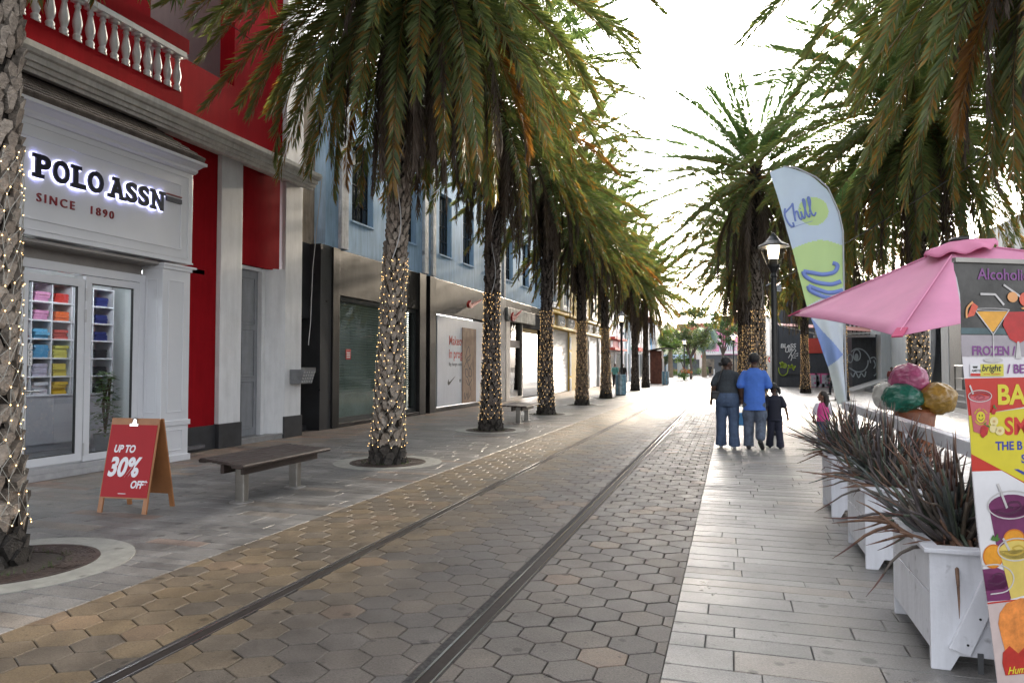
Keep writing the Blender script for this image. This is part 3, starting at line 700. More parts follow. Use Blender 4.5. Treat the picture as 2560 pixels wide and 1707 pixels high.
def leaf(name,y0,y1,z0,z1,wd,xd):
    b = MB(); frame_x(b,xd,y0,y1,z0,z1,wd,.06); o = sub(b,name,fr,B,bevel=.004)
    g_ = MB(); g_.box(xd+.025,xd+.031,y0+wd-.005,y1-wd+.005,z0+wd-.005,z1-wd+.005); sub(g_,'glass',MG('shop_glass',(.93,.95,.96),.01,1.5,.03),o)
    s_ = MB(); frame_x(s_,xd+.012,y0+wd,y1-wd,z0+wd,z1-wd,.012,.036); sub(s_,'gasket',M('rubber',(.02,.02,.02),.6,var=0),o)
    return o
DL = leaf('glass_door',6.84,7.785,.18,2.71,.105,-8.76); D2 = leaf('glass_door',7.80,8.745,.16,2.77,.10,-8.76); leaf('glass_door',5.88,6.83,.18,2.71,.105,-8.76); leaf('glass_door',4.83,5.87,.16,2.77,.10,-8.76)
b = MB(); b.box(-8.80,-8.70,4.8,8.86,2.78,2.90); b.box(-8.80,-8.70,8.748,8.858,.16,2.78); sub(b,'door_frame',fr,B,bevel=.004)
b = MB()
for z in (2.5,2.2,.33): b.lathe([(.012,z-.09),(.012,z+.09)],-8.69,7.793,8)
sub(b,'hinge',M('steel_hinge',(.45,.45,.46),.35,.6),DL)
b = MB(); b.box(-8.70,-8.692,6.87,6.91,1.0,1.28); b.tube([(-8.695,6.89,1.165),(-8.64,6.89,1.165),(-8.64,7.07,1.165)],.011,8); sub(b,'door_handle',steel,DL)
b = MB(); b.box(-8.728,-8.7265,6.972,7.035,1.50,1.70); b.box(-8.728,-8.7265,6.972,7.035,1.712,1.79); sub(b,'door_sticker',M('sticker_white',(.7,.7,.7),.5,var=0),DL)
b = MB()
for i,ch in enumerate('PULL'): text_mb(ch,.05,(-8.7262,7.003,1.655-.047*i),*FX,d0=0,d1=.001,bold=.02,align='CENTER',mb=b)
b.ribbon([(0,0),(.012,.02),(.012,.045),(.03,.045)],(-8.7262,6.985,1.725),*FX,.008,0,.001); sub(b,'sticker_print',M('print_black',(.015,.015,.015),.5,var=0),DL)
b = MB(); b.box(-9.0,-8.62,4.8,8.86,.085,.155); b.box(-9.0,-8.60,4.8,8.87,0,.085); sub(b,'shop_sill',M('sill_stone',(.34,.34,.35),.5,var=.15,scale=8),B,bevel=.006)
# shop room
b = MB(); b.box(-11.1,-10.99,4.0,10.6,.1,3.2); b.box(-11.0,-9.27,10.40,10.5,.1,3.2); b.box(-11,-8.9,4.0,4.1,.1,3.2); b.box(-11,-9.0,4.0,10.5,3.12,3.2)
sub(b,'shop_room',M('shop_wall',(.56,.60,.60),.6,var=.03),B)
b = MB(); b.box(-11,-8.85,4.1,10.4,.06,.12)
for i in range(14): b.box(-10.99,-8.86,4.11+.45*i,4.11+.45*i+.006,.12,.1215)
sub(b,'shop_floor',M('dark_laminate',(.10,.10,.11),.35,var=.2),B)
b = MB()
for y in (5.2,6.4,7.6,8.8,9.8): b.box(-10.2,-9.5,y-.06,y+.06,3.095,3.118)
sub(b,'added_fill_panel',M('fill_panel_glow',(1,1,1),.5,var=0,emit=(.95,.97,1.0),estr=9.0),B)  # unseen glowing panels, added to brighten the shop room behind the glass
# shelf unit with folded shirts
ys = [7.10,7.45,7.81,8.165,8.52,8.875,9.24,9.29,9.655,10.08]; zs = [1.02,1.32,1.62,1.93,2.23,2.53,2.84]
SH = thing('shelf_unit','white cubby shelf unit behind the shop door, filled with folded shirts','shelf',(-10.9,8.5,.12))
b = MB(); b.box(-10.99,-10.975,7.1,10.1,1.0,2.86); sub(b,'back_panel',M('shelf_white',(.60,.62,.66),.45,var=.02),SH)
for y in ys:
    b = MB(); b.box(-10.97,-10.60,y-.009,y+.009,1.03,2.83); sub(b,'upright',MATS['shelf_white'],SH)
for z in zs:
    b = MB(); b.box(-10.97,-10.598,7.09,10.09,z-.012,z+.012); sub(b,'shelf_board',MATS['shelf_white'],SH)
b = MB(); b.box(-10.97,-10.61,7.09,10.09,.24,1.005)
for y in (7.45,7.95,8.45,8.95,9.45): b.box(-10.61,-10.605,y-.003,y+.003,.24,1.0)
b.box(-10.97,-10.66,7.09,10.09,.12,.24); sub(b,'cabinet',M('cabinet_grey',(.40,.41,.44),.4,var=.02),SH)
def shirt_mesh():
    b = MB()
    prof=[(0,0),(.0,.028),(.008,.042),(.24,.046),(.25,.03),(.25,.012),(.24,0)]
    b.prism([(x,z) for x,z in prof],(0,0,0),(0,1,0),(0,0,1),(1,0,0),-.30,0)
    b.box(-.29,-.004,.02,.235,.045,.05); return b
SHC = {'pink':(.50,.22,.38),'red':(.42,.025,.02),'orange':(.55,.10,.015),'coral red':(.42,.06,.045),'sky blue':(.10,.33,.52),'blue':(.06,.24,.42),'lilac':(.42,.40,.50),'white':(.55,.55,.60),'lime yellow':(.40,.38,.06),'yellow':(.50,.42,.05),'golden yellow':(.55,.36,.02),
       'navy blue':(.012,.02,.13),'black':(.012,.013,.018),'dark red':(.14,.008,.012),'grey':(.22,.24,.26),'teal grey':(.12,.17,.18)}
colsx = {8.535:('leftmost full',['white','lilac','blue','sky blue','pink','pink']), 8.89:('second',['golden yellow','yellow','lime yellow','coral red','orange','red']),
         9.68:('right-hand',['black','black','black','navy blue','navy blue','navy blue']), 8.18:('half-hidden left',['dark red','dark red','dark red','dark red','teal grey','grey'])}
rown = ['bottom','second lowest','third lowest','third highest','second highest','top']; posn = ['lowest','second','third','fourth','topmost']
SMESH = {}
rs = random.Random(5)
for y0,(cn,cl_) in colsx.items():
    for ri,cname in enumerate(cl_):
        cnt = [4,4,4,3,3,3][ri] if cname not in ('navy blue','black') else 3
        if cname == 'golden yellow': cnt = 4
        for k in range(cnt):
            if cname not in SMESH: SMESH[cname] = shirt_mesh().build('folded_shirt',M('cloth_'+cname.replace(' ','_'),SHC[cname],.85,var=.15,scale=12,bump=.2),mesh_only=True,at=(0,0,0))
            o = bpy.data.objects.new('folded_shirt',SMESH[cname]); COL.objects.link(o)
            o.location=(-10.62+rs.uniform(-.02,.01),y0+.045+rs.uniform(-.015,.02),zs[ri]+.013+.051*k); o.rotation_euler=(0,0,rs.uniform(-.06,.06))
            pn = posn[k] if k < cnt-1 else 'topmost'
            tag(o,f'{cname} folded shirt, {pn} of its pile, {rown[ri]} row, {cn} column','shirt','folded shirts on the shop shelves')
# plant inside the shop
PL = thing('potted_plant','bushy green potted plant inside the shop behind the right door pane','plant',(-9.5,8.92,.12))
b = MB(); b.lathe([(.13,.12),(.17,.42),(.175,.43),(.15,.43)],-9.5,8.92,16); sub(b,'pot',M('pot_grey',(.15,.15,.16),.5),PL)
b = MB(); rp_=random.Random(9)
for i in range(420):
    z=.40+rp_.random()**.9*1.0; rr=(.24-.10*(z-.4))*math.sqrt(rp_.random()); a=rp_.uniform(0,6.28); p=Vector((-9.5+rr*math.cos(a),8.92+rr*math.sin(a)*.9,z))
    d=Vector((math.cos(a),math.sin(a),rp_.uniform(-.5,.4))).normalized(); s_=d.cross(Vector((0,0,1))).normalized(); l=rp_.uniform(.07,.12)
    b.add([p,p+d*l*.5+s_*l*.33,p+d*l,p+d*l*.5-s_*l*.33],[(0,1,2,3)],0,lp((.035,.08,.02),(.10,.19,.05),rp_.random()))
sub(b,'foliage',M('house_leaf',rough=.35,attr=True,var=0,transl=.25),PL)
b = MB()
for i in range(5): b.tube([(-9.5,8.92,.42),(-9.5+.05*math.cos(i),8.92+.05*math.sin(i),.9),(-9.5+.1*math.cos(i*2),8.92+.08*math.sin(i*2),1.3)],.012,6)
sub(b,'stem',M('stem_brown',(.08,.06,.03),.8),PL)

# ================================================================== BLUE BUILDING
B2 = thing('blue_building','long pale blue building with a black ground floor, barred windows and a boarded shop','building',(-9.2,24,0))
bluem = M('pale_blue_paint',(.38,.55,.75),.75,spec=.04,var=.07,scale=1.5,bump=.10,bscale=30,streak=.22,rvar=.08)
blackg = M('dull_black_stone',(.018,.017,.017),.40,var=.45,scale=1.6,bump=.05,bscale=14,rvar=.1,streak=.35,spec=.16)
wins = [(15.99,17.12),(18.75,19.85),(21.65,22.74),(23.83,24.94),(26.2,27.3),(28.84,29.94),(31.45,32.52),(33.6,34.7)]
zw0,zw1 = 5.2,7.25
b = MB(); y = 14.76
for a,c_ in wins: b.box(-9.5,-9.2,y,a,4.36,9.3); b.box(-9.5,-9.2,a,c_,4.36,zw0); b.box(-9.5,-9.2,a,c_,zw1,9.3); y = c_
b.box(-9.5,-9.2,y,35.4,4.36,9.3); b.box(-14,-9.5,14.76,14.9,4.36,9.3); b.box(-14,-9.45,14.9,35.4,9.0,9.3); sub(b,'wall',bluem,B2)
for a,c_ in wins:
    b = MB(); b.box(-9.46,-9.40,a,c_,zw0,zw1); o = sub(b,'window',M('dark_window_glass',(.03,.033,.036),.12,var=.5,scale=3,spec=.6),B2)
    m_ = MB(); wv = (c_-a)
    for i in range(5): yy=a+wv*i/4; m_.box(-9.40,-9.375,max(a,yy-.018),min(c_,yy+.018),zw0,zw1)
    for i in range(5): zz=zw0+(zw1-zw0)*i/4; m_.box(-9.401,-9.372,a,c_,max(zw0,zz-.016),min(zw1,zz+.016))
    sub(m_,'window_bars',iron,o)
    m_ = MB(); m_.box(-9.25,-9.17,a-.02,c_+.04,zw0-.05,zw0-.004); sub(m_,'window_sill',bluem,o)
peel = M('peeling_white',(.55,.58,.62),.7,spec=.05,var=.25,scale=5,bump=.5,bscale=9,streak=.35,spots=2.5)
for a,c_ in ((15.33,15.67),(20.28,20.57),(20.93,21.18),(27.75,28.0),(28.35,28.6),(35.0,35.3)):
    b = MB(); b.box(-9.2,-9.10,a,c_,4.37,9.3); sub(b,'pilaster',peel,B2,bevel=.01)
b = MB(); b.box(-9.9,-9.5,13.4,14.755,4.36,9.3); b.box(-14,-9.9,13.4,13.5,4.36,9.3)
sub(b,'plaster_strip',M('peeling_beige',(.40,.33,.26),.8,var=.3,scale=1.3,bump=.5,bscale=10,streak=.3,spots=1.6),B2)
b = MB(); b.box(-10.6,-9.40,13.4,13.95,0.0,5.38); b.box(-10.6,-10.3,13.95,14.5,0,4.36); b.box(-9.9,-9.45,13.95,14.5,2.6,4.36); b.box(-9.9,-9.15,14.5,14.98,.0,4.355); b.box(-10.3,-9.5,13.95,14.5,0,.12)
sub(b,'black_alcove',black,B2)
b = MB(); b.box(-10.3,-9.25,13.40,14.5,1.34,1.46); sub(b,'alcove_shelf',M('shelf_stone',(.17,.165,.16),.5,var=.2),B2,bevel=.01)
b = MB()
for k in range(7): b.ball(-9.30,13.46,.35+.13*k,.022,.022,.06,n=6,m=4)
b.ball(-9.28,13.46,1.25,.05,n=8,m=6); sub(b,'chain',M('old_iron',(.10,.09,.08),.6,.4),B2)
# black ground floor
b = MB(); b.box(-9.5,-9.16,15.3,20.0,3.22,4.34); b.box(-9.5,-9.16,21.22,27.7,3.24,4.34); b.box(-9.5,-9.16,28.66,35.4,3.98,4.34); b.box(-9.5,-9.12,15.0,19.95,0.0,.10); b.box(-9.5,-9.12,21.2,27.7,0,.14)
sub(b,'fascia',blackg,B2,bevel=.01)
for a,c_ in ((14.99,15.30),(19.95,20.42),(20.72,21.20),(27.72,28.64),(35.1,35.4)):
    b = MB(); b.box(-9.5,-9.11,a,c_,0,4.345); sub(b,'column',blackg if a!=27.72 else black,B2,bevel=.012)
b = MB(); b.box(-9.6,-9.35,20.42,20.72,0,4.3); sub(b,'column_gap',black,B2)
b = MB(); frame_x(b,-9.34,15.3,19.95,.10,3.22,.12,.10); b.box(-9.33,-9.25,18.9,18.96,.22,3.1); DSW = sub(b,'display_window',M('window_frame_dark',(.03,.035,.035),.35),B2)
b = MB(); b.box(-9.32,-9.313,15.42,19.83,.22,3.10); sub(b,'glass',MG('green_glass',(.90,.94,.92),.012,1.32,.02),DSW)
b = MB()
for i in range(34):
    z=.78+i*.068; b.add([(-9.44,15.42,z),(-9.40,15.42,z+.046),(-9.40,19.83,z+.046),(-9.44,19.83,z)],[(0,1,2,3)])
sub(b,'slatted_blind',M('blind',(.40,.45,.43),.5,var=.05),DSW)
b = MB(); b.box(-9.95,-9.55,15.3,19.95,.1,3.2); sub(b,'window_back',M('pale_back',(.22,.25,.245),.8,var=.25,scale=2),DSW)
b = MB(); b.box(-9.312,-9.308,15.93,16.18,1.66,1.92); st_=sub(b,'red_sticker',M('sticker_red',(.45,.03,.03),.5,var=0),DSW)
b = MB()
for z in (1.70,1.755,1.81): b.box(-9.308,-9.3065,15.97,16.14,z,z+.03)
sub(b,'sticker_print',MATS['sticker_white'],DSW)
b = MB(); b.box(-9.2,-9.17,21.45,27.6,.16,3.16); HB = sub(b,'hoarding',M('hoarding_white',(.60,.62,.68),.4,var=.04,scale=2,streak=.05),B2)
b = MB(); b.box(-9.3,-9.2,21.21,21.45,.14,3.22); sub(b,'hoarding_post',M('post_grey',(.15,.16,.15),.4),B2)
b = text_mb('Makeover',.43,(-9.17,22.44,2.22),*FX,d0=0,d1=.002,bold=.02); text_mb('in progress',.43,(-9.17,22.44,1.77),*FX,d0=0,d1=.002,bold=.02,mb=b); sub(b,'red_lettering',M('print_red',(.50,.05,.04),.5,var=0),HB)
b = text_mb('Big changes coming',.17,(-9.17,22.44,1.50),*FX,d0=0,d1=.002); text_mb('th',.17,(-9.17,23.42,.93),*FX,d0=0,d1=.002,bold=.03,mb=b)
SWO = [(0,.10),(.02,.02),(.08,0),(.16,.02),(.72,.31),(.20,.12),(.12,.12),(.09,.15),(.10,.21),(.05,.17)]
b.prism(SWO,(-9.17,22.34,.84),*FX,0,.002); sub(b,'black_print',MATS['print_black'],HB)
b = MB(); b.box(-9.17,-9.145,23.66,25.06,.165,2.86); PW = sub(b,'plywood_panel',M('plywood',(.34,.22,.15),.75,var=.22,scale=3,bump=.2,streak=.3),B2)
b = MB(); rg=random.Random(3)
for pts in ([(.25,1.55),(.6,2.0),(.75,1.55),(.35,1.5),(.8,1.7)],[(.15,1.25),(.45,1.45),(.7,1.2),(.9,1.4)],[(.3,1.2),(.32,.95),(.55,.9),(.5,1.15),(.3,1.18)],[(.65,1.2),(.66,.95),(.9,.92),(.88,1.15),(.66,1.2)],[(.35,.8),(.6,.6),(.95,.8)],[(.5,.9),(.75,.55),(.85,.4)],[(.2,.35),(.25,.1),(.45,.3),(.5,.05)],[(.55,.35),(.6,.1),(.8,.3)]):
    b.ribbon(smooth_path(pts,4),(-9.145,23.66,.2),*FX,.03,0,.002)
sub(b,'scribbles',MATS['print_black'],PW)
b = MB(); b.prism([(p[0]*2.0,p[1]*1.35) for p in SWO],(-9.16,23.95,3.58),*FX,.05,.16); sub(b,'red_emblem',M('sign_red',(.42,.03,.025),.4,var=.1),B2)
b = MB(); b.box(-9.3,-9.02,28.66,33.0,3.42,3.975); SB = sub(b,'worn_sign_board',M('worn_white',(.45,.45,.42),.55,var=.35,scale=3,streak=.6,spots=2),B2,bevel=.01)
b = MB(); b.prism([(p[0]*2.2,p[1]*1.9) for p in SWO],(-9.0,28.95,3.40),*FX,.0,.08); sub(b,'red_emblem',MATS['sign_red'],SB)
b = MB(); b.box(-9.35,-9.1,28.64,29.2,0,3.42); b.box(-9.35,-9.12,29.2,31.2,0,.14); b.box(-9.35,-9.15,31.15,31.3,.14,3.42); sub(b,'shop_door_frame',M('bronze_frame',(.20,.185,.165),.35,.5,var=.2),B2)
b = MB(); b.box(-9.26,-9.25,29.2,31.15,.14,3.42); sub(b,'shop_glass',MG('dark_glass',(.25,.27,.27),.015,1.32,.02),B2)
b = MB(); b.box(-9.249,-9.22,29.2,31.15,2.3,2.62); sub(b,'door_rail',M('rail_brown',(.13,.10,.09),.5),B2)
b = MB(); b.box(-10.6,-10.5,28.6,35.2,0,4.3); b.box(-10.5,-9.3,28.6,35.2,0.0,.05); b.box(-9.5,-9.2,31.3,35.1,3.3,3.97); sub(b,'dark_doorway',M('dark_void',(.012,.012,.013),.8),B2)

# ================================================================== YELLOW BUILDING AND THE FAR SHOPS
B3 = thing('yellow_building','yellow shop building with white mouldings and closed white roller shutters','building',(-9.2,45,0))
yel = M('yellow_paint',(.58,.40,.07),.55,var=.08,scale=2,streak=.15)
b = MB(); b.box(-12,-9.25,35.45,55.4,3.5,9.2); sub(b,'wall',yel,B3)
shb = [(35.6,36.9),(37.55,41.3),(43.9,47.2),(47.9,51.0),(51.8,54.8)]
pil = [(36.92,37.53),(41.32,43.88),(47.22,47.88),(51.02,51.78),(54.82,55.4)]
for a,c_ in shb:
    b = MB()
    for i in range(44): z=.02+i*.078; b.add([(-9.30,a,z),(-9.275,a,z+.035),(-9.30,a,z+.07),(-9.30,c_,z),(-9.275,c_,z+.035),(-9.30,c_,z+.07)],[(0,3,4,1),(1,4,5,2)])
    b.box(-9.34,-9.302,a,c_,0,3.5); sub(b,'roller_shutter',M('shutter_white',(.46,.45,.43),.45,var=.05,streak=.08),B3)
for i,(a,c_) in enumerate(pil):
    b = MB(); b.box(-9.4,-9.22,a,c_,0,3.55); o=sub(b,'pillar',yel if i==1 else white,B3,bevel=.02)
    b = MB(); b.box(-9.22,-9.17,a+.06,a+.42,.9,2.3); b.box(-9.22,-9.17,a+.06,a+.42,2.45,3.2); b.box(-9.22,-9.16,a+.04,a+.44,.0,.75); sub(b,'pillar_panel',white,o,bevel=.02)
b = MB(); b.box(-9.25,-9.02,35.45,55.4,3.52,3.66); b.box(-9.25,-8.95,35.45,55.4,4.32,4.45); sub(b,'string_course',yel,B3,bevel=.02)
for a in (35.6,38.1,40.6,44.0,46.5,49.0,51.8,53.7):
    b = MB(); b.box(-9.25,-9.10,a,a+1.6,3.72,4.28)
    for q in (.25,1.35): b.ribbon(ring_pts(q,.28,.17,.17,14),(-9.10,a,3.72),*FX,.06,0,.05,closed=True)
    b.box(-9.1,-9.05,a+.5,a+1.1,3.85,3.95); b.box(-9.1,-9.05,a+.5,a+1.1,4.03,4.13); sub(b,'white_moulding',white,B3)
for a in (36.4,39.4,44.6,48.2,51.9):
    b = MB(); b.box(-9.25,-9.16,a,a+1.3,4.9,7.4); o=sub(b,'window',M('grey_blue_glass',(.18,.22,.27),.15,var=.2),B3)
    b = MB(); frame_x(b,-9.24,a-.22,a+1.52,4.7,7.6,.22,.16); b.box(-9.24,-8.95,a-.35,a+1.65,7.6,7.8); b.box(-9.24,-9.0,a-.3,a+1.6,4.58,4.7); sub(b,'window_surround',white,o,bevel=.02)
B4 = thing('white_red_shop','white shop with two red awning bands and a red panel, past the yellow building','shop',(-9.2,58.5,0))
b = MB(); b.box(-12,-9.25,55.45,62.3,0,6.5); b.box(-9.25,-9.15,58.4,58.7,0,2.7); sub(b,'wall',M('pale_wall',(.55,.56,.58),.6,var=.05,streak=.1),B4)
for z in (2.75,3.62):
    b = MB(); b.box(-9.25,-8.7,55.5,62.2,z,z+.16); sub(b,'awning',M('awning_red',(.48,.06,.04),.5,var=.06),B4)
b = MB(); b.box(-9.25,-9.12,57.0,60.6,2.95,3.58); o=sub(b,'sign_panel',M('panel_red',(.42,.06,.07),.4),B4)
b = MB(); b.prism(ring_pts(0,0,.3,.26,12),(-9.11,60.0,3.27),*FX,0,.04); b.box(-9.25,-9.1,55.8,56.8,2.98,3.5); sub(b,'sign_emblem',white,o)
for a,c_ in ((56.4,58.2),(59.2,61.6)):
    b = MB(); b.box(-9.25,-9.2,a,c_,.1,2.55); sub(b,'shop_window',M('shop_dark',(.10,.11,.12),.2,var=.4,scale=1.5),B4)
B5 = thing('pale_teal_shop','narrow pale teal and white shop house behind the shop-side lamp post','shop',(-9.2,67,0))
b = MB(); b.box(-12,-9.25,62.35,72,0,6.8); sub(b,'wall',M('pale_teal',(.45,.58,.62),.6,var=.05,streak=.1),B5)
for a in (62.6,65.0,67.4,69.8):
    b = MB(); b.box(-9.25,-9.1,a,a+.5,0,6.8); sub(b,'pilaster',white,B5)
for a in (63.3,65.7,68.1,70.5):
    b = MB(); b.box(-9.25,-9.2,a,a+1.3,.1,2.6); o=sub(b,'shop_window',MATS['shop_dark'],B5)
    b = MB(); b.box(-9.25,-9.2,a,a+1.2,4.0,5.8); sub(b,'window',M('dim_glass',(.25,.32,.36),.2),B5)
b = MB(); b.box(-9.25,-8.8,67.6,69.4,3.0,3.3); sub(b,'hanging_sign',M('sign_green',(.05,.22,.12),.5),B5)
B6 = thing('white_arcade','white shop house with a red sign strip beside the two unlit palms','shop',(-9.2,79,0))
b = MB(); b.box(-12,-9.25,72.05,86,0,6.4); sub(b,'wall',white,B6)
b = MB(); b.box(-9.25,-9.0,73,77,3.0,3.35); sub(b,'sign_strip',MATS['awning_red'],B6)
for a in (72.6,75.6,78.6,81.8):
    b = MB(); b.box(-9.25,-9.2,a,a+2.2,.1,2.7); sub(b,'shop_window',MATS['shop_dark'],B6)
B7 = thing('bright_blue_house','bright sky blue house with a white corner strip behind the rusty kiosk','house',(-9.5,92,0))
b = MB(); b.box(-16,-9.3,90,98,0,6.9); sub(b,'wall',M('sky_blue_paint',(.17,.52,.85),.55,var=.04),B7)
b = MB(); b.box(-9.55,-9.1,89.9,98,0,7.1); sub(b,'corner_strip',white,B7)
b = MB(); b.prism([(-16.2,6.9),(-9.0,6.9),(-12.6,9.6)],(0,0,0),(1,0,0),(0,0,1),(0,1,0),89.7,98.2); sub(b,'roof',M('roof_tile_red',(.26,.085,.06),.75,var=.2,scale=4,bump=.3),B7)
# end of the street
B8 = thing('cream_shop_house','cream gabled house with a blue and white shop strip at the end of the street','house',(-10,118,0))
b = MB(); x0,x1 = wx(1640,118),wx(1735,118)
b.box(x0-2,x1,118,126,0,5.4); b.prism([(x0-2,5.4),(x1,5.4),((x0+x1)/2-1,8.4)],(0,0,0),(1,0,0),(0,0,1),(0,1,0),118.01,126); sub(b,'wall',M('cream_wall',(.62,.58,.40),.6,var=.05),B8)
b = MB(); b.box(x0-2,x1,116.9,118,2.6,3.3); o=sub(b,'sign_strip',M('sign_pale_blue',(.45,.58,.75),.5),B8)
b = MB()
for k in range(16): b.box(x0+.5+.28*k,x0+.62+.28*k,116.86,116.9,2.75,3.0+.12*(k%3==0))
sub(b,'strip_marks',M('sign_dark_blue',(.03,.05,.16),.5),o)
for k in range(4):
    xa=x0+.2+k*1.75; b = MB(); b.box(xa,xa+1.4,117.9,118,.1,2.5); sub(b,'shop_window',MATS['shop_dark'],B8)
    b = MB(); b.box(xa-.25,xa-.05,117.7,118,0,2.6); sub(b,'white_post',white,B8)
B9 = thing('pink_building','pink gabled building with a white balcony, red roof and dark ground floor','building',(-1,116,0))
xa,xb,xc = wx(1757,116),wx(1800,116),wx(1905,116)
b = MB(); b.box(xa,xb,116,126,3.75,6.2); b.prism([(xa,6.2),(xb+1.2,6.2),((xa+xb)/2+.6,8.0)],(0,0,0),(1,0,0),(0,0,1),(0,1,0),116.01,126); b.box(xb,xc,117.2,126,3.2,6.2)
sub(b,'wall',M('pink_paint',(.72,.28,.46),.6,var=.04),B9)
b = MB(); b.box(xa-.4,xb-.9,115.8,127,6.15,6.35); 
for s_ in (0,1):
    pts=[(xa-.3,6.2),((xa+xb)/2+.6,8.1),((xa+xb)/2+.6,8.4),(xa-.5,6.3)] if s_==0 else [(xb+1.5,6.2),((xa+xb)/2+.6,8.1),((xa+xb)/2+.6,8.4),(xb+1.7,6.3)]
    b.prism(pts,(0,0,0),(1,0,0),(0,0,1),(0,1,0),115.8,116.0)
b.box(xb-.12,xb+.12,115.9,116.1,3.2,6.2); b.box(xa,xc,115.7,116.0,3.35,3.7); sub(b,'white_trim',white,B9)
b = MB(); b.prism([(xb-1,6.2),(xc+2,6.2),(xc+1,9.4),(xb,9.4)],(0,0,0),(1,0,0),(0,0,1),(0,1,0),118,126); sub(b,'roof',MATS['roof_tile_red'],B9)
b = MB(); b.box(xa,xc,116.5,126,0,3.2); sub(b,'ground_floor',M('dark_grey_wall',(.07,.075,.085),.5,var=.1),B9)
for a,c_ in ((xa+.3,xb-.9),(xb+.2,xb+2.4),(xb+2.8,xb+5)):
    b = MB(); b.box(a,c_,116.4,116.5,.2,2.6); sub(b,'shop_window',M('lit_shop',(.16,.13,.10),.4,var=.7,scale=1.2),B9)
b = text_mb('ED',.62,(wx(1752,116.3),116.35,2.75),*FN,d0=0,d1=.06,bold=.03); sub(b,'red_letters',M('letter_red',(.55,.05,.02),.5,var=0),B9)
b = MB(); b.box(xb,xc,115.9,116.0,4.55,4.68); b.box(xb,xc,115.9,116.0,3.7,3.78)
for k in range(22): b.lathe([(.05,3.78),(.09,4.0),(.05,4.35),(.07,4.55)],xb+.15+k*.32,115.95,6)
sub(b,'balcony_rail',white,B9)
for a in (xb+1.0,xb+3.4):
    b = MB(); b.box(a,a+1.0,117.1,117.2,4.0,5.9); o=sub(b,'window',MATS['dim_glass'],B9); b = MB()
    for q in (a-.08,a+.46,a+1.0): b.box(q,q+.08,117.05,117.1,3.95,5.95)
    sub(b,'window_frame',white,o)
B10 = thing('red_roof_house','far house with a red tiled roof rising behind the street trees','house',(-5,135,0))
b = MB(); b.box(-10,3,135,145,0,6.7); sub(b,'wall',white,B10)
b = MB(); b.prism([(-10.5,6.7),(3.5,6.7),(2.5,9.3),(-9.5,9.3)],(0,0,0),(1,0,0),(0,0,1),(0,1,0),134.8,145); sub(b,'roof',MATS['roof_tile_red'],B10)
# ================================================================== RIGHT SIDE BUILDINGS
XW = 8.8
B11 = thing('dark_graffiti_building','dark grey building covered in graffiti with a red band and a white balustrade','building',(6,54,0))
dkw = M('dark_painted_wall',(.045,.05,.06),.6,var=.25,scale=1.2,streak=.25,bump=.1)
b = MB(); b.box(3.08,8.0,54,64,0,7); b.box(7.35,8.75,50,54,0,7); b.box(3.04,7.35,53.94,54,0,.66); b.box(3.2,4.9,53.9,54,.9,6.5); sub(b,'wall',dkw,B11)
b = MB(); xa,xb = wx(2019,53.9),wx(2124,53.9); b.box(xa,xb,53.93,54,2.38,3.42); sub(b,'red_band',M('band_red',(.42,.045,.03),.55,var=.08),B11)
b = MB(); b.box(xa,wx(2186,50),49.55,49.9,3.30,3.46); b.box(xa,wx(2186,50),49.6,49.85,4.32,4.42)
for k in range(17): b.lathe([(.06,3.46),(.10,3.65),(.05,4.05),(.08,4.32)],xa+.15+k*.25,49.72,8)
sub(b,'balcony_rail',white,B11)
b = MB(); x0,x1 = wx(1950,48),wx(2188,48)
b.tube([(x0,48,4.05),((x0+x1)/2-.3,48.6,3.45),(x1,48,3.50)],.05,6); b.box(x1-.2,x1+.25,47.9,48.3,3.4,3.7); sub(b,'awning_frame',white,B11)
b = MB(); b.add([(x0,48,4.05),(x1,48,3.58),(x1,50,3.95),(x0,50,4.3),(x0,48,4.02),(x1,48,3.55),(x1,50,3.92),(x0,50,4.27)],[(0,1,2,3),(7,6,5,4),(0,4,5,1),(1,5,6,2),(2,6,7,3),(3,7,4,0)]); sub(b,'awning_cloth',M('awning_pink',(.42,.20,.17),.7),B11)
gw = M('spray_white',(.6,.6,.6),.6,var=.1); gy = M('spray_lime',(.28,.38,.03),.6,var=.1); gp = M('spray_pink',(.62,.10,.28),.6,var=.1); gs = M('spray_silver',(.40,.40,.46),.5,var=.2); gb = M('spray_grey',(.33,.38,.42),.6,var=.1)
def gz(v,Yd): return CAM_H-(v-914)/FPX*Yd*1.045
b = MB()
def gt(txt,u,v,size,m_,Yd=53.9,bold=.02,sh=.1): text_mb(txt,size,(wx(u,Yd),Yd-.001,gz(v,Yd)),*FN,d0=-.002,d1=.006,bold=bold,shear=sh,mb=m_)
gt('BLeSS',1951,874,.42,b); gt('UP',1962,884,.40,b)
def px2(Yd,pts): return [(wx(u,Yd),gz(v,Yd)) for u,v in pts]
for pts in ([(1971,897),(1980,882),(1987,876),(1990,880),(1983,890),(1995,886),(1994,892),(1985,893),(1990,897),(1980,896),(1978,888)],[(1982,890),(1977,903)]):
    b.ribbon(px2(53.9,pts),(0,53.9,0),*FN,.05,0,.006)
sub(b,'white_graffiti',gw,B11)
b = MB(); b.ribbon(smooth_path(px2(53.9,[(1946,918),(1947,928),(1953,935),(1961,935),(1968,929),(1970,917)]),4),(0,53.9,0),*FN,.06,0,.006)
for cx_,cy_,r_ in ((1961,914,5),(1961,914,2)): b.ribbon(px2(53.9,[(cx_+r_*math.cos(R(k*30)),cy_+r_*math.sin(R(k*30))) for k in range(12)]),(0,53.9,0),*FN,.06,0,.006,closed=True)
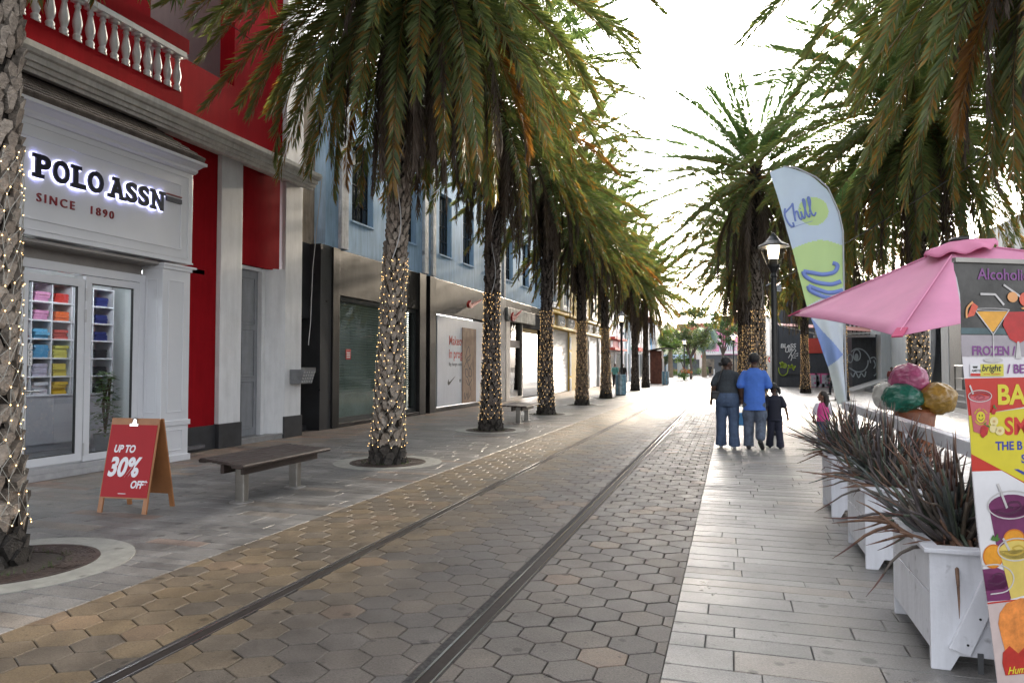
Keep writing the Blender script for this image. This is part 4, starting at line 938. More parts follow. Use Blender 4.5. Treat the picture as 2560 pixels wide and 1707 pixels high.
for pts in ([(1949,906),(1953,913),(1955,905),(1958,911)],[(1950,917),(1956,916),(1953,909)],[(1970,912),(1976,918),(1979,911),(1984,920),(1988,914)],[(1972,919),(1978,914),(1984,924)]): b.ribbon(smooth_path(px2(53.9,pts),3),(0,53.9,0),*FN,.09,0,.006)
sub(b,'lime_graffiti',gy,B11)
b = MB(); b2 = MB()
for ch,u in (('B',2024),('L',2038),('E',2052),('S',2064)):
    text_mb(ch,1.15,(wx(u,53.94),53.94,.06),*FN,d0=0,d1=.004,bold=.10,mb=b); text_mb(ch,1.05,(wx(u,53.94)+.02,53.938,.09),*FN,d0=0,d1=.008,bold=.055,mb=b2)
sub(b,'pink_graffiti',gp,B11); sub(b2,'silver_graffiti',gs,B11)
b = MB(); Yd=50
for pts,cl in (([(2142+9*math.cos(R(k*24)),891+12*math.sin(R(k*24))) for k in range(15)],True),([(2125+6*math.cos(R(k*24)),898+9*math.sin(R(k*24))) for k in range(15)],True),
    ([(2122,918),(2140,927),(2158,925),(2168,914),(2170,902)],False),([(2128,884),(2140,877),(2158,880),(2172,894),(2176,908)],False),([(2176,898),(2186,896),(2194,908),(2192,928),(2184,936)],False),([(2184,902),(2188,912),(2184,920)],False),
    ([(2126,930),(2132,938),(2138,928),(2146,940),(2152,930),(2160,938),(2164,926)],False)):
    q=px2(Yd,pts); b.ribbon(q if cl else smooth_path(q,4),(0,Yd,0),*FN,.07,0,.006,closed=cl)
b.prism(px2(Yd,[(2141+5*math.cos(R(k*30)),895+8*math.sin(R(k*30))) for k in range(12)])[::-1],(0,Yd,0),*FN,0,.006)
sub(b,'grey_graffiti',gb,B11)
B12 = thing('white_stepped_building','white modern building on dark steps behind the scoop sculpture and the umbrella','building',(XW,38,0))
wb = M('grey_white_wall',(.52,.55,.58),.6,var=.05,scale=1,streak=.10)
b = MB(); b.box(9.3,20,18,50,0,6.3); b.box(8.75,9.3,48.4,50,0,6.3); b.box(8.75,9.3,18,50,5.2,6.3)
for yy in (30.5,27,23.5,20,18): b.box(XW,9.3,yy,yy+.5,.55,5.2)
sub(b,'wall',wb,B12)
b = MB(); b.prism([(max(36.75,38.6+2.3*math.cos(R(a)))if 0 else 38.9+2.1*math.cos(R(a)),3.2+3.0*math.sin(R(a))) for a in range(0,360,12)],(8.72,0,0),(0,1,0),(0,0,1),(1,0,0),0,.2); sub(b,'round_panel',white,B12)
b = MB(); b.box(9.1,9.28,34.5,36.9,.5,5.2); b.box(9.1,9.28,24,30.4,.5,5.0); sub(b,'dark_doorway',M('dark_entry',(.02,.021,.023),.3),B12)
b = MB(); b.box(XW,9.3,34.4,35.5,.55,5.2); sub(b,'white_column',white,B12)
b = MB(); b.box(XW+.02,9.3,32.7,34.38,.55,5.2); sub(b,'metal_cladding',M('grey_metal_panel',(.30,.29,.27),.4,.5,var=.12,scale=6,bump=.2,bscale=9),B12)
b = MB(); b.box(7.7,9.2,18,36.8,0,.2); b.box(8.1,9.2,18,36.8,.2,.38); b.box(8.4,9.2,18,36.8,.38,.55)
for i in range(4): b.box(7.5+.35*i,9.3,42.5+.15*i,46.6,0.0+.15*i,.15*(i+1))
sub(b,'steps',M('dark_step_stone',(.05,.052,.058),.4,var=.2),B12)
b = MB(); b.prism([(6.9,0),(8.9,.72),(8.9,0)],(0,0,0),(1,0,0),(0,0,1),(0,1,0),46.65,49.9); sub(b,'ramp',M('ramp_white',(.42,.42,.42),.6,var=.1),B12)
b = MB(); b.tube([(8.5,32.4,.55),(8.5,32.4,1.5),(8.5,30.8,1.5),(8.5,30.8,.55)],.03,6); b.tube([(8.5,32.4,1.0),(8.5,30.8,1.0)],.02,6); sub(b,'handrail',steel,B12)
B13 = thing('far_white_hall','bright white hall with a grey garage front far behind the lamp on the plaza side','building',(4,92,0))
b = MB(); b.box(2.2,9,92,104,2.7,7.5); sub(b,'wall',M('bright_white',(.80,.79,.76),.6,var=.03),B13)
b = MB(); b.box(2.2,9,92.2,104,0,2.7); 
for k in range(8): b.box(2.2,9,92.15,92.2,.2+.3*k,.26+.3*k)
sub(b,'garage_front',M('garage_grey',(.40,.38,.34),.6,var=.05),B13)
t = thing('road_sign','small red and white no-entry sign on a thin post by the far garage','road sign',(wx(1928,80),80,0)); xs=wx(1928,80)
b = MB(); b.tube([(xs,80,0),(xs,80,2.4)],.035,6); sub(b,'post',M('grey_post',(.4,.4,.4),.5),t)
b = MB(); b.prism(ring_pts(xs,2.15,.33,.33,16),(0,79.95,0),*FN,0,.03); o=sub(b,'sign_disc',MATS['sign_red'],t); b = MB(); b.box(xs-.22,xs+.22,79.905,79.92,2.09,2.21); sub(b,'white_bar',white,o)

# ================================================================== STREET FURNITURE
def make_lamp(x,y,label):
    t = thing('street_lamp',label,'street lamp',(x,y,0),'street lamps with glass lanterns')
    b = MB(); b.lathe([(.14,0),(.14,.06),(.105,.10),(.10,.75),(.085,.82),(.062,.9),(.058,3.42),(.075,3.45),(.05,3.52),(.09,3.60),(.13,3.66),(.135,3.70)],x,y,14); sub(b,'pole',iron,t,smooth=False)
    b = MB(); b.lathe([(.325,4.09),(.33,4.11),(.315,4.125),(.25,4.16),(.16,4.22),(.11,4.285),(.085,4.31),(.075,4.335),(.04,4.35),(.045,4.375),(.02,4.40)],x,y,20); sub(b,'lantern_cap',M('lantern_black',(.02,.024,.032),.28,var=.1),t,smooth=False)
    b = MB(); vs=[];fs=[]; n=20
    for (r,z) in ((.14,3.70),(.19,3.84),(.25,4.0),(.27,4.09)):
        for k in range(n): vs.append((x+r*math.cos(6.2832*k/n),y+r*math.sin(6.2832*k/n),z))
    for i in range(3):
        for k in range(n): fs.append((i*n+k,i*n+(k+1)%n,(i+1)*n+(k+1)%n,(i+1)*n+k))
    b.add(vs,fs); sub(b,'lantern_glass',MG('lantern_glass',(.80,.76,.68),.15,1.35,.04),t,smooth=True)
    b = MB(); b.lathe([(.095,3.83),(.13,4.08)],x,y,16); sub(b,'lamp_diffuser',M('lamp_glow',(1,.9,.7),.5,var=0,emit=(1,.86,.62),estr=4.0),t,smooth=True)
    b = MB(); b.lathe([(.09,3.70),(.095,3.83)],x,y,12); sub(b,'lamp_holder',iron,t)
    b = MB(); b.box(x+.06,x+.15,y-.05,y+.05,3.12,3.26); b.tube([(x-.06,y,3.3),(x-.16,y,3.25)],.012,6); sub(b,'junction_box',M('box_grey',(.30,.33,.38),.5),t)
    return t
L0_ = make_lamp(.89,16.5,'black street lamp with lit glass lantern rising behind the walking child')
dup(L0_,(-5.55,37.5,0),0,'black street lamp with lit lantern behind the nearer blue plank bin')
dup(L0_,(wx(1711,78),78,0),.5,'small far street lamp beside the branching street tree'); dup(L0_,(wx(1834,66),66,0),.5,'far street lamp with a bright lantern left of the plaza palm trunks')
# slatted bench
def make_bench():
    t = thing('slatted_bench','dark wooden slatted bench on two steel posts beside the red sandwich board','bench',(-5.2,7.2,0),'slatted benches along the tracks')
    wd = M('dark_bench_wood',(.040,.028,.024),.52,spec=.3,var=.35,scale=9,bump=.15,rvar=.1)
    n = 6; xs=[-5.535,-5.42,-5.31,-5.20,-5.09]
    for i,xx in enumerate(xs):
        y0=6.58-.05*i; y1=8.20-.045*i
        b = MB(); b.box(xx-.05,xx+.05,y0,y1,.432,.465); sub(b,'slat',wd,t,bevel=.012)
    b = MB(); b.prism([(-.07,0),(.07,0),(.085,.018),(.08,.04),(.04,.05),(-.07,.05)],(-4.96,0,.42),(1,0,0),(0,0,1),(0,1,0),6.30,8.00); sub(b,'edge_slat',wd,t,bevel=.01)
    b = MB(); b.prism([(-.05,0),(.05,0),(.05,.05),(-.03,.05),(-.06,.03)],(-5.65,0,.42),(1,0,0),(0,0,1),(0,1,0),6.60,8.22); sub(b,'edge_slat',wd,t,bevel=.01)
    for xx in (-5.32,-5.06):
        b = MB(); b.beam((xx,6.52,.375),(xx,7.95,.375),.045,.10); sub(b,'beam',wd,t,bevel=.005)
    for yy in (6.68,7.68):
        b = MB(); b.box(-5.245,-5.125,yy-.045,yy+.045,.0,.425); o=sub(b,'post',steel,t,bevel=.012)
        b = MB(); b.lathe([(.13,0),(.13,.008),(.12,.012)],-5.185,yy,20); sub(b,'base_plate',M('plate_steel',(.30,.29,.28),.45,.7,var=.2),o)
    return t
BN = make_bench(); dup(BN,(-5.38,18.35,0),.06,'smaller looking pale-edged bench standing between two lit palms further up the street')
# sandwich board
AB = thing('sandwich_board','wooden sandwich board with a red discount poster on the pavement','sign board',(-5.95,6.0,0))
wood = M('board_wood',(.28,.12,.045),.45,var=.2,scale=4,bump=.1)
ex = Vector((.995,.10,0)).normalized(); O_ = Vector((-5.955,5.80,0)); fwd = Vector((-ex.y,ex.x,0)); top = Vector((0,.19,.95))
upv = (fwd*.19+Vector((0,0,.95))).normalized(); nrm = ex.cross(upv)
def AP(s,h,d=0): return tuple(O_+ex*s+upv*h+nrm*d)
def board(mb,s0,s1,h0,h1,d0,d1): mb.prism([(s0,h0),(s1,h0),(s1,h1),(s0,h1)],O_,ex,upv,nrm,d0,d1)
b = MB(); board(b,-.285,.285,.145,.97,-.018,0); FP = sub(b,'front_board',wood,AB,bevel=.003)
for s0 in (-.285,.235):
    b = MB(); board(b,s0,s0+.05,0,.145,-.020,-.001); sub(b,'leg',wood,FP)
b = MB(); board(b,-.272,.272,.16,.90,.001,.005); PO = sub(b,'poster',M('poster_red',(.30,.004,.010),.42,var=.05,spec=.22),AB)
pw_ = M('print_white',(.62,.62,.66),.4,var=0)
def pt_(txt,size,s,h,sx,bold,nm):
    q = text_mb(txt,size,AP(s,h,.0052),ex,upv,nrm,d0=0,d1=.0008,bold=bold,shear=.22,sx=sx); return sub(q,nm,pw_,PO)
pt_('UP TO',.105,-.20,.615,.82,.035,'up_to_print'); pt_('30%',.265,-.235,.375,.80,.038,'percent_print'); pt_('OFF*',.105,.058,.255,.80,.035,'off_print')
b = MB(); b.prism([(-.07,.193),(.02,.193),(.02,.199),(-.07,.199)],O_,ex,upv,nrm,.0052,.006); sub(b,'fine_print',pw_,PO)
b = MB(); b.prism([(-.05,.885),(.05,.885),(.05,.91),(-.05,.91)],O_,ex,upv,nrm,.005,.014); b.prism([(-.025,.91),(.03,.91),(.02,.955),(-.01,.965)],O_,ex,upv,nrm,.003,.012); b.tube([AP(-.03,.95,.012),AP(0,.975,.015),AP(.03,.95,.012)],.005,6); sub(b,'clip',M('chrome',(.6,.6,.62),.15,1.0,var=0),AB)
O2 = O_ + fwd*.45; up2 = (fwd*-.19+Vector((0,0,.95))).normalized(); n2 = ex.cross(up2)
b = MB(); b.prism([(-.285,.145),(.285,.145),(.285,.965),(-.285,.965)],O2,ex,up2,n2,0,.018); BP_ = sub(b,'back_board',wood,AB,bevel=.003)
for s0 in (-.285,.235):
    b = MB(); b.prism([(s0,0),(s0+.05,0),(s0+.05,.145),(s0,.145)],O2,ex,up2,n2,.001,.020); sub(b,'leg',wood,BP_)
b = MB(); b.prism([(-.27,.17),(.272,.17),(.272,.90),(-.27,.90)],O2,ex,up2,n2,-.007,-.003); sub(b,'back_poster',M('poster_back',(.55,.54,.60),.4,var=0),AB)
# bins
def make_bin(x,y,label):
    t = thing('litter_bin',label,'litter bin',(x,y,0),'blue plank litter bins'); rb=random.Random(4); b = MB(); n=16
    for k in range(n):
        a0=2*math.pi*(k+.04)/n; a1=2*math.pi*(k+.96)/n; c=rb.choice(((.18,.34,.46),(.40,.52,.58),(.10,.22,.34),(.33,.40,.43),(.24,.42,.52)))
        q=[(.255,a0),(.255,a1),(.28,a1),(.28,a0)]; vs=[(x+r*math.cos(a),y+r*math.sin(a),.04) for r,a in q]+[(x+r*math.cos(a),y+r*math.sin(a),1.05+rb.uniform(-.012,.012)) for r,a in q]
        b.add(vs,[(0,3,2,1),(4,5,6,7),(0,1,5,4),(1,2,6,5),(2,3,7,6),(3,0,4,7)],0,c)
    sub(b,'plank_shell',M('worn_blue_plank',rough=.7,attr=True,var=.45,scale=5,bump=.3,streak=.4),t)
    b = MB(); b.lathe([(.25,.0),(.25,.98),(.22,.99)],x,y,16); sub(b,'liner',M('liner_dark',(.03,.03,.035),.6),t)
    return t
BN1 = make_bin(-5.42,36.3,'blue and white plank litter bin in front of the shop-side lamp post'); dup(BN1,(-5.0,57.0,0),1.0,'blue plank litter bin beside the rusty kiosk')
# kiosk
KI = thing('rusty_kiosk','rust brown steel kiosk with a curved overhanging roof beyond the unlit palms','kiosk',(-6.0,60.5,0))
b = MB(); b.box(-6.5,-5.55,59.8,61.6,0,2.75); sub(b,'body',M('rust_steel',(.12,.045,.03),.75,.2,var=.35,scale=3,streak=.3),KI)
b = MB(); pts=smooth_path([(-7.2,2.45),(-6.4,2.78),(-5.4,2.95),(-4.6,2.92)],4); b.ribbon(pts,(0,59.4,0),(1,0,0),(0,0,1),(0,1,0),.07,0,2.6); sub(b,'curved_roof',M('roof_grey_brown',(.20,.16,.14),.6,var=.15),KI)
b = MB(); b.box(-5.55,-5.50,59.9,61.5,.9,2.1); sub(b,'serving_hatch',black,KI)
b = MB(); b.box(-5.5,-5.1,60,61.2,.85,.92); sub(b,'counter',steel,KI)
t = thing('concrete_block','pale concrete bollard block at the foot of the rusty kiosk','bollard',(-6.7,59.0,0)); b = MB(); b.lathe([(.28,0),(.24,.55),(.2,.6)],-6.7,59.0,10); sub(b,'block',M('pale_concrete',(.3,.3,.28)),t)
t = thing('bollard','thin white bollard at the far end of the tracks','bollard',(wx(1785,100),100,0)); b=MB(); b.lathe([(.09,0),(.09,1.0),(.04,1.05)],wx(1785,100),100,8); sub(b,'post',white,t)
# planters and aloes
plw = M('planter_white',(.60,.61,.65),.45,var=.06,scale=5,bump=.15,bscale=30,streak=.14,spots=9.)
dk = M('dark_slot',(.02,.02,.022),.8)
def planter(y0,y1,label,brace):
    x0,x1=.93,1.42; t = thing('planter_box',label,'planter',(x0,y0,0),'white wooden planters in a row')
    for z0,z1 in ((.10,.365),(.372,.575)):
        for xx in ((x0,x0+.025),(x1-.025,x1)):
            b = MB(); b.box(xx[0],xx[1],y0+.02,y1-.02,z0,z1); sub(b,'side_board',plw,t,bevel=.004)
    for ya,yb in ((y0-.012,y0+.018),(y1-.018,y1+.012)):
        b = MB(); xm=(x0+x1)/2; b.prism([(x0,0),(x0+.085,0),(xm-.12,.075),(xm+.12,.075),(x1-.085,0),(x1,0),(x1,.575),(x0,.575)],(0,yb,0),*FN,0,yb-ya); sub(b,'end_panel',plw,t,bevel=.004)
    b = MB(); b.box(x0-.03,x1+.03,y0-.05,y0+.04,.577,.60); b.box(x0-.03,x1+.03,y1-.04,y1+.05,.577,.60); b.box(x0-.03,x0+.05,y0+.043,y1-.043,.577,.60); b.box(x1-.05,x1+.03,y0+.043,y1-.043,.577,.60); sub(b,'rim',plw,t,bevel=.004)
    b = MB(); b.box(x0+.03,x1-.03,y0+.03,y1-.03,.12,.555); sub(b,'soil',M('planter_soil',(.035,.026,.02),.95,var=.4,scale=20,bump=.8),t)
    if brace:
        b = MB(); b.prism([(x0+.075,.115),(x0+.165,.085),(x0+.36,.55),(x0+.275,.58)],(0,y0-.012,0),*FN,0,.022); o=sub(b,'brace',plw,t,bevel=.003)
        b = MB()
        for px,pz in ((.155,.14),(.21,.27),(.29,.46)): b.prism(ring_pts(x0+px,pz,.006,.006,8),(0,y0-.034,0),*FN,0,.002)
        sub(b,'screw',iron,o)
        b = MB(); b.box(x0+.20,x0+.225,y0-.018,y0-.013,.0,.10); sub(b,'corner_bracket',M('bracket_grey',(.12,.125,.13),.5,.5),t)
    return t
planter(4.05,4.88,'nearest white planter, with a slanting brace board on its end',True)
planter(5.86,6.68,'middle white planter between the two other planters',False)
planter(7.75,8.45,'farthest white planter of the row, closest to the girl in pink',False)
def aloe(x,y,seed,label,n=120):
    r=random.Random(seed); t = thing('aloe_plant',label,'plant',(x,y,.55),'spiky aloes in the white planters'); b = MB()
    for i in range(n):
        a=r.uniform(0,2*math.pi); q=r.random()**.95; el=R(86-70*q+r.uniform(-8,8)); L=r.uniform(.36,.71)*(1.0 if q<.75 else .85)
        p=Vector((x+.16*q*math.cos(a)*r.uniform(.2,1.2),y+.30*r.uniform(-1,1)*(.3+.7*q),.55)); pts=[p.copy()]; K=7; w_0=r.uniform(.010,.016); e=el; aa=a; curl=r.uniform(-.45,.5)
        for k in range(K):
            d=Vector((math.cos(e)*math.cos(aa),math.cos(e)*math.sin(aa)*1.15,math.sin(e))); p=p+d*(L/K); pts.append(p.copy()); e-=curl/ (1.2) * (1 if k<4 else -.6) *.6; aa+=r.uniform(-.05,.05)
            if q>.8: e-=.05
        rad=[w_0*(1-(k/K))**.75+.0012 for k in range(K+1)]; rad[0]=w_0*.9
        c=r.choice(((.085,.075,.075),(.095,.08,.068),(.085,.105,.075),(.10,.08,.06),(.065,.075,.07),(.10,.085,.085)))
        if q>.82 and r.random()<.5: c=(.15,.085,.055)
        if y < 5 and any(v.y < 3.74+.56*(v.x-.9) and v.x > .84 for v in pts): continue
        b.tube(pts[:6],rad[:6],5,0,c); b.tube(pts[5:],rad[5:],5,0,c if r.random()<.35 else r.choice(((.14,.075,.05),(.11,.055,.045),(.16,.10,.07))))
    for i in range(26):                    # dry brown leaf tips at the base
        a=r.uniform(0,6.28); p=Vector((x+.14*math.cos(a),y+.3*math.sin(a),.57)); d=Vector((math.cos(a),math.sin(a),.15)); L=r.uniform(.15,.34)
        if y < 5 and (p+d*L).y < 3.85: continue
        b.tube([p,p+d*L*.6,p+d*L+Vector((0,0,-.10*r.random()-.02))],[.008,.006,.001],4,0,(.14,.075,.05))
    o=sub(b,'leaves',M('aloe_leaf',rough=.5,attr=True,var=.25,scale=25,spec=.35),t,smooth=True)
aloe(1.16,4.47,1,'spiky grey-brown aloe in the nearest planter, beside the fruit drink banner',230); aloe(1.16,6.27,2,'spiky aloe in the middle planter',200); aloe(1.16,8.1,3,'spiky reddish aloe in the farthest planter, in front of the girl in pink',200)
RA = thing('white_rail','long white wooden rail beam running behind the planters','rail',(1.5,7.5,0))
b = MB(); b.beam((1.42,10.25,.98),(1.46,4.95,.975),.09,.10); sub(b,'beam',plw,RA,bevel=.005)
b = MB(); b.beam((1.50,4.90,.95),(1.56,3.2,.95),.07,.10); sub(b,'second_beam',plw,RA,bevel=.005)
for yy in (10.1,7.2,5.05):
    b = MB(); b.box(1.47,1.54,yy-.035,yy+.035,0,.93); sub(b,'post',plw,RA,bevel=.005)
b = MB(); b.box(1.418,1.502,4.944,4.949,.93,1.02); sub(b,'open_end',dk,RA)
t = thing('white_floor_plank','white wooden plank frame lying at the foot of the drink banner','plank',(1.3,3.6,0)); b=MB(); b.beam((1.22,3.88,.03),(1.9,3.99,.05),.11,.05); sub(b,'plank',plw,t,bevel=.004); b=MB(); b.beam((1.30,3.96,.10),(1.9,4.0,.10),.05,.05); sub(b,'batten',plw,t,bevel=.004)
# ice cream sculpture
IC = thing('ice_cream_sculpture','giant papier-mache ice cream cone with pink, green, gold and white scoops','sculpture',(1.85,8.6,0))
def lump(seed,amp): 
    return lambda d: amp*(mnoise.noise(Vector((d.x*2.2+seed,d.y*2.2,d.z*2.2)))*1.0+.5*mnoise.noise(Vector((d.x*5+seed,d.y*5,d.z*5)))+.28*mnoise.noise(Vector((d.x*11+seed,d.y*11,d.z*11)))+.2*abs(mnoise.noise(Vector((d.x*19+seed,d.y*19,d.z*19)))))
for nm,c,p,rr in (('pink_scoop',(.42,.09,.20),(1.82,8.6,1.345),(.19,.19,.175)),('green_scoop',(.008,.13,.085),(1.725,8.47,1.16),(.195,.19,.155)),('gold_scoop',(.36,.21,.035),(2.06,8.5,1.155),(.185,.19,.17)),('white_scoop',(.50,.50,.46),(1.60,8.66,1.17),(.13,.17,.155))):
    b = MB(); b.ball(*p,*rr,n=72,m=50,nzf=lump(p[0]*9,.10)); sub(b,nm,M('paint_'+nm,c,.30,var=.25,scale=9,bump=1.0,bscale=16,coat=.4),IC,smooth=True)
b = MB(); b.lathe([(.09,0),(.12,.02),(.165,.7),(.20,1.0),(.18,1.04)],1.86,8.56,24); sub(b,'cone',M('cone_brown',(.20,.065,.025),.45,var=.3,scale=8,bump=.5,bscale=18),IC,smooth=True)
# umbrella
UM = thing('parasol','square pink parasol tilted towards the planters','parasol',(2.05,7.1,0))
hub=Vector((1.875,6.922,2.548)); tips=[Vector(p) for p in ((.58,7.85,2.02),(1.13,5.67,1.71),(3.31,6.17,2.11),(2.76,8.35,2.42))]
nU=(hub-sum(tips,Vector())/4).normalized(); b = MB(); K=8
for i in range(4):
    a,c_=tips[i],tips[(i+1)%4]; vs=[]; fs=[]
    for u in range(K+1):
        for v in range(K+1):
            s=u/K; t_=v/K; p=hub*(1-s)+(a*(1-t_)+c_*t_)*s
            p=p-nU*(.10*s*(1-s)*4*.35*(4*t_*(1-t_))) + (hub-(a+c_)/2).normalized()*(.035*s*4*t_*(1-t_))
            vs.append(p)
    for u in range(K):
        for v in range(K): fs.append((u*(K+1)+v,(u+1)*(K+1)+v,(u+1)*(K+1)+v+1,u*(K+1)+v+1))
    b.add(vs,fs)
pk = M('pink_canvas',(.70,.30,.45),.75,var=.07,scale=2.5,bump=.35,bscale=5,transl=.22)
can = sub(b,'canopy',pk,UM,smooth=True); sm=can.modifiers.new('thickness','SOLIDIFY'); sm.thickness=.004
for i in range(4):
    b = MB(); q=(tips[i]-hub); b.tube([hub+q*.05-nU*.02,hub+q*.5-nU*.022,hub+q*.985-nU*.012],.011,6); sub(b,'rib',M('rib_grey',(.25,.25,.26),.4,.5),UM)
    b = MB(); b.beam(hub+q*.93+nU*.004,hub+q*1.004,.075,.012,up=nU); sub(b,'corner_pocket',M('pink_dark',(.45,.06,.14),.7,var=0),UM)
    b = MB(); b.tube([hub+q*.16+nU*.005,hub+q*.55+nU*.005,hub+q*.96+nU*.006],.006,5); sub(b,'seam',pk,UM)
e1=(tips[2]-tips[0]).normalized(); e2=nU.cross(e1).normalized(); b = MB(); vs=[hub+nU*.035]; n=48
for j,(rr,dz) in enumerate(((.09,.008),(.18,-.008),(.235,-.028),(.255,-.055))):
    for k in range(n):
        a=2*math.pi*k/n; sq=1/max(abs(math.cos(a)),abs(math.sin(a)))**.6; vs.append(hub+(e1*math.cos(a)+e2*math.sin(a))*(rr*sq)+nU*(dz+.02+(.018*math.cos(8*a) if j>1 else 0)-(.10*rr)))
fs=[(0,1+k,1+(k+1)%n) for k in range(n)]
for j in range(3):
    for k in range(n): fs.append((1+j*n+k,1+(j+1)*n+k,1+(j+1)*n+(k+1)%n,1+j*n+(k+1)%n))
b.add(vs,fs); o=sub(b,'vent_flap',M('pink_flap',(.66,.24,.38),.75,var=.05,bump=.1,bscale=120,transl=.15),UM,smooth=True); sm=o.modifiers.new('thickness','SOLIDIFY'); sm.thickness=.004
b = MB(); b.ball(0,0,0,.085,.06,.022,n=14,m=6); b.v=[tuple(hub+e1*x+e2*y+nU*(z+.036)) for x,y,z in b.v]; sub(b,'cap',M('black_plastic',(.015,.015,.017),.3),UM,smooth=True)
b = MB(); b.tube([hub-nU*.02,hub-nU*.55,(2.05,7.1,1.7),(2.07,7.12,.05)],.02,10); sub(b,'pole',M('pole_grey',(.30,.30,.31),.35,.6),UM)
b = MB(); b.lathe([(.30,0),(.30,.05),(.06,.09),(.05,.3)],2.07,7.12,20); sub(b,'base',black,UM)
# feather flag
FL = thing('feather_flag','tall blue and green feather flag with handwritten lettering behind the pink parasol','flag',(1.45,10.35,0))
rt=[(.99,1.43),(1.5,1.415),(2.0,1.42),(2.5,1.43),(3.0,1.433),(3.32,1.43),(3.54,1.385),(3.72,1.335),(3.88,1.25),(4.03,1.10),(4.12,.98),(4.175,.85),(4.20,.75),(4.20,.70)]
lf=[(.99,1.34),(1.46,1.24),(1.92,1.09),(2.3,.97),(3.06,.80),(3.73,.635),(4.0,.56),(4.15,.52)]
def itp(tb,z):
    if z<=tb[0][0]: return tb[0][1]
    for (a,b_),(c_,d_) in zip(tb,tb[1:]):
        if z<=c_: return b_+(d_-b_)*(z-a)/(c_-a)
    return tb[-1][1]
def disp(x,z):
    s=max(0,(1.43-x)); lo=max(0,2.6-z)
    return 10.35+.03*math.sin(z*2.1+x*5)+ (.05*lo)*math.sin(x*26+z*5.0) + .012*math.sin(x*16-z*3.)-.05*s
pu=(.44,.54,.75); wht=(.50,.56,.70); gn=(.42,.58,.30); lt=(.55,.60,.70)
def fcol(x,z):
    if (x-1.07)**2+(z-3.585)**2<.195**2: return gn
    top=3.19-.55*abs(x-1.15)**1.5
    bot=2.30+ (x-.97)*.55
    if bot<z<top: return gn
    if z<=bot:
        q=math.sin((z-1.0)*3.3+(x-1.2)*4.2)
        return (.20,.29,.62) if (q>.1 and z>1.50+.9*(x-1.25)) else wht
    return pu
b = MB(); NX,NZ=46,210; vs=[];fs=[];cs=[]
for j in range(NZ+1):
    z=.99+(4.205-.99)*j/NZ
    for i in range(NX+1):
        s=i/NX; xl=itp(lf,min(z,4.15)); xr=itp(rt,z)
        if z>4.15: xl=.52+(z-4.15)/.055*.18
        x=xl+(max(xr,xl)-xl)*s; vs.append((x,disp(x,z),z))
for j in range(NZ):
    for i in range(NX):
        q=[j*(NX+1)+i,j*(NX+1)+i+1,(j+1)*(NX+1)+i+1,(j+1)*(NX+1)+i]; mx_=sum(vs[k][0] for k in q)/4; mz_=sum(vs[k][2] for k in q)/4
        b.add([vs[k] for k in q],[(0,1,2,3)],0,fcol(mx_,mz_))
cl_=sub(b,'flag_cloth',M('flag_cloth',rough=.7,attr=True,var=.02,transl=.30),FL); 
bm=bmesh.new(); bm.from_mesh(cl_.data); bmesh.ops.remove_doubles(bm,verts=bm.verts,dist=.0002); bm.to_mesh(cl_.data); bm.free()
for p in cl_.data.polygons: p.use_smooth=True
b = MB(); ca,sa=math.cos(R(17)),math.sin(R(17))
def scr(pts,wd,ox,oz,sc,rot=None,mir=1):
    c_,s_=(ca,sa) if rot is None else (math.cos(R(rot)),math.sin(R(rot))); q=smooth_path([(ox+(p[0]*c_-p[1]*s_)*sc,oz+(p[0]*s_+p[1]*c_)*sc) for p in pts],5)
    m0=len(b.v); b.ribbon(q,(0,0,0),*FN,wd,.003,.006); b.v[m0:]=[(v[0],disp(v[0],v[2])+v[1]-.012,v[2]) for v in b.v[m0:]]
chill=[[(.16,1.1),(.02,.8),(.0,.3),(.12,-.15),(.3,-.3),(.34,0)],[(.02,.78),(.3,.95),(.62,1.15),(.72,1.25),(.62,.7),(.52,0)],[(.55,.3),(.7,.62),(.85,.6),(.83,.2),(.92,0),(1.05,.3)],[(1.05,.55),(1.06,.15),(1.15,.02),(1.25,.3)],[(1.06,.75),(1.10,.78)],[(1.25,.3),(1.5,1.0),(1.5,1.3),(1.4,1.2),(1.36,.3),(1.46,.0),(1.58,.25)],[(1.58,.3),(1.85,1.0),(1.86,1.32),(1.75,1.22),(1.68,.3),(1.8,.0),(1.98,.2)]]
for st in chill: scr(st,.024,.745,3.42,.195)
scr([(0,0),(1.0,.0)],.006,.77,3.36,.30)
sub(b,'small_lettering',M('flag_blue',(.17,.24,.55),.7,var=0),FL,smooth=True); b = MB()
for st in ([(0,.0),(.5,-.1),(1.2,-.25),(1.9,-.1),(2.1,.35),(1.8,.5)],[(0,.0),(.15,-.35),(.8,-.75),(1.7,-.9),(2.3,-.7)],[(.3,-.95),(.9,-1.25),(1.6,-1.45),(2.4,-1.3)],[(.3,-.95),(.45,-1.3),(1.2,-1.7),(2.2,-1.9)]): scr(st,.055,.93,2.77,.205,0)
sub(b,'large_lettering',M('flag_blue',(.17,.24,.55),.7,var=0),FL,smooth=True)
b = MB(); b.tube([(1.45,10.36,0),(1.445,10.36,1.0),(1.437,10.36,2.5),(1.437,10.36,3.3),(1.39,10.35,3.55),(1.26,10.34,3.89),(1.11,10.33,4.045),(.86,10.32,4.19),(.70,10.31,4.215)],.011,6); sub(b,'flag_pole',M('flag_pole_grey',(.35,.36,.38),.4),FL)
b = MB(); b.lathe([(.2,0),(.2,.03),(.03,.05),(.03,.2)],1.45,10.36,16); sub(b,'flag_base',black,FL)
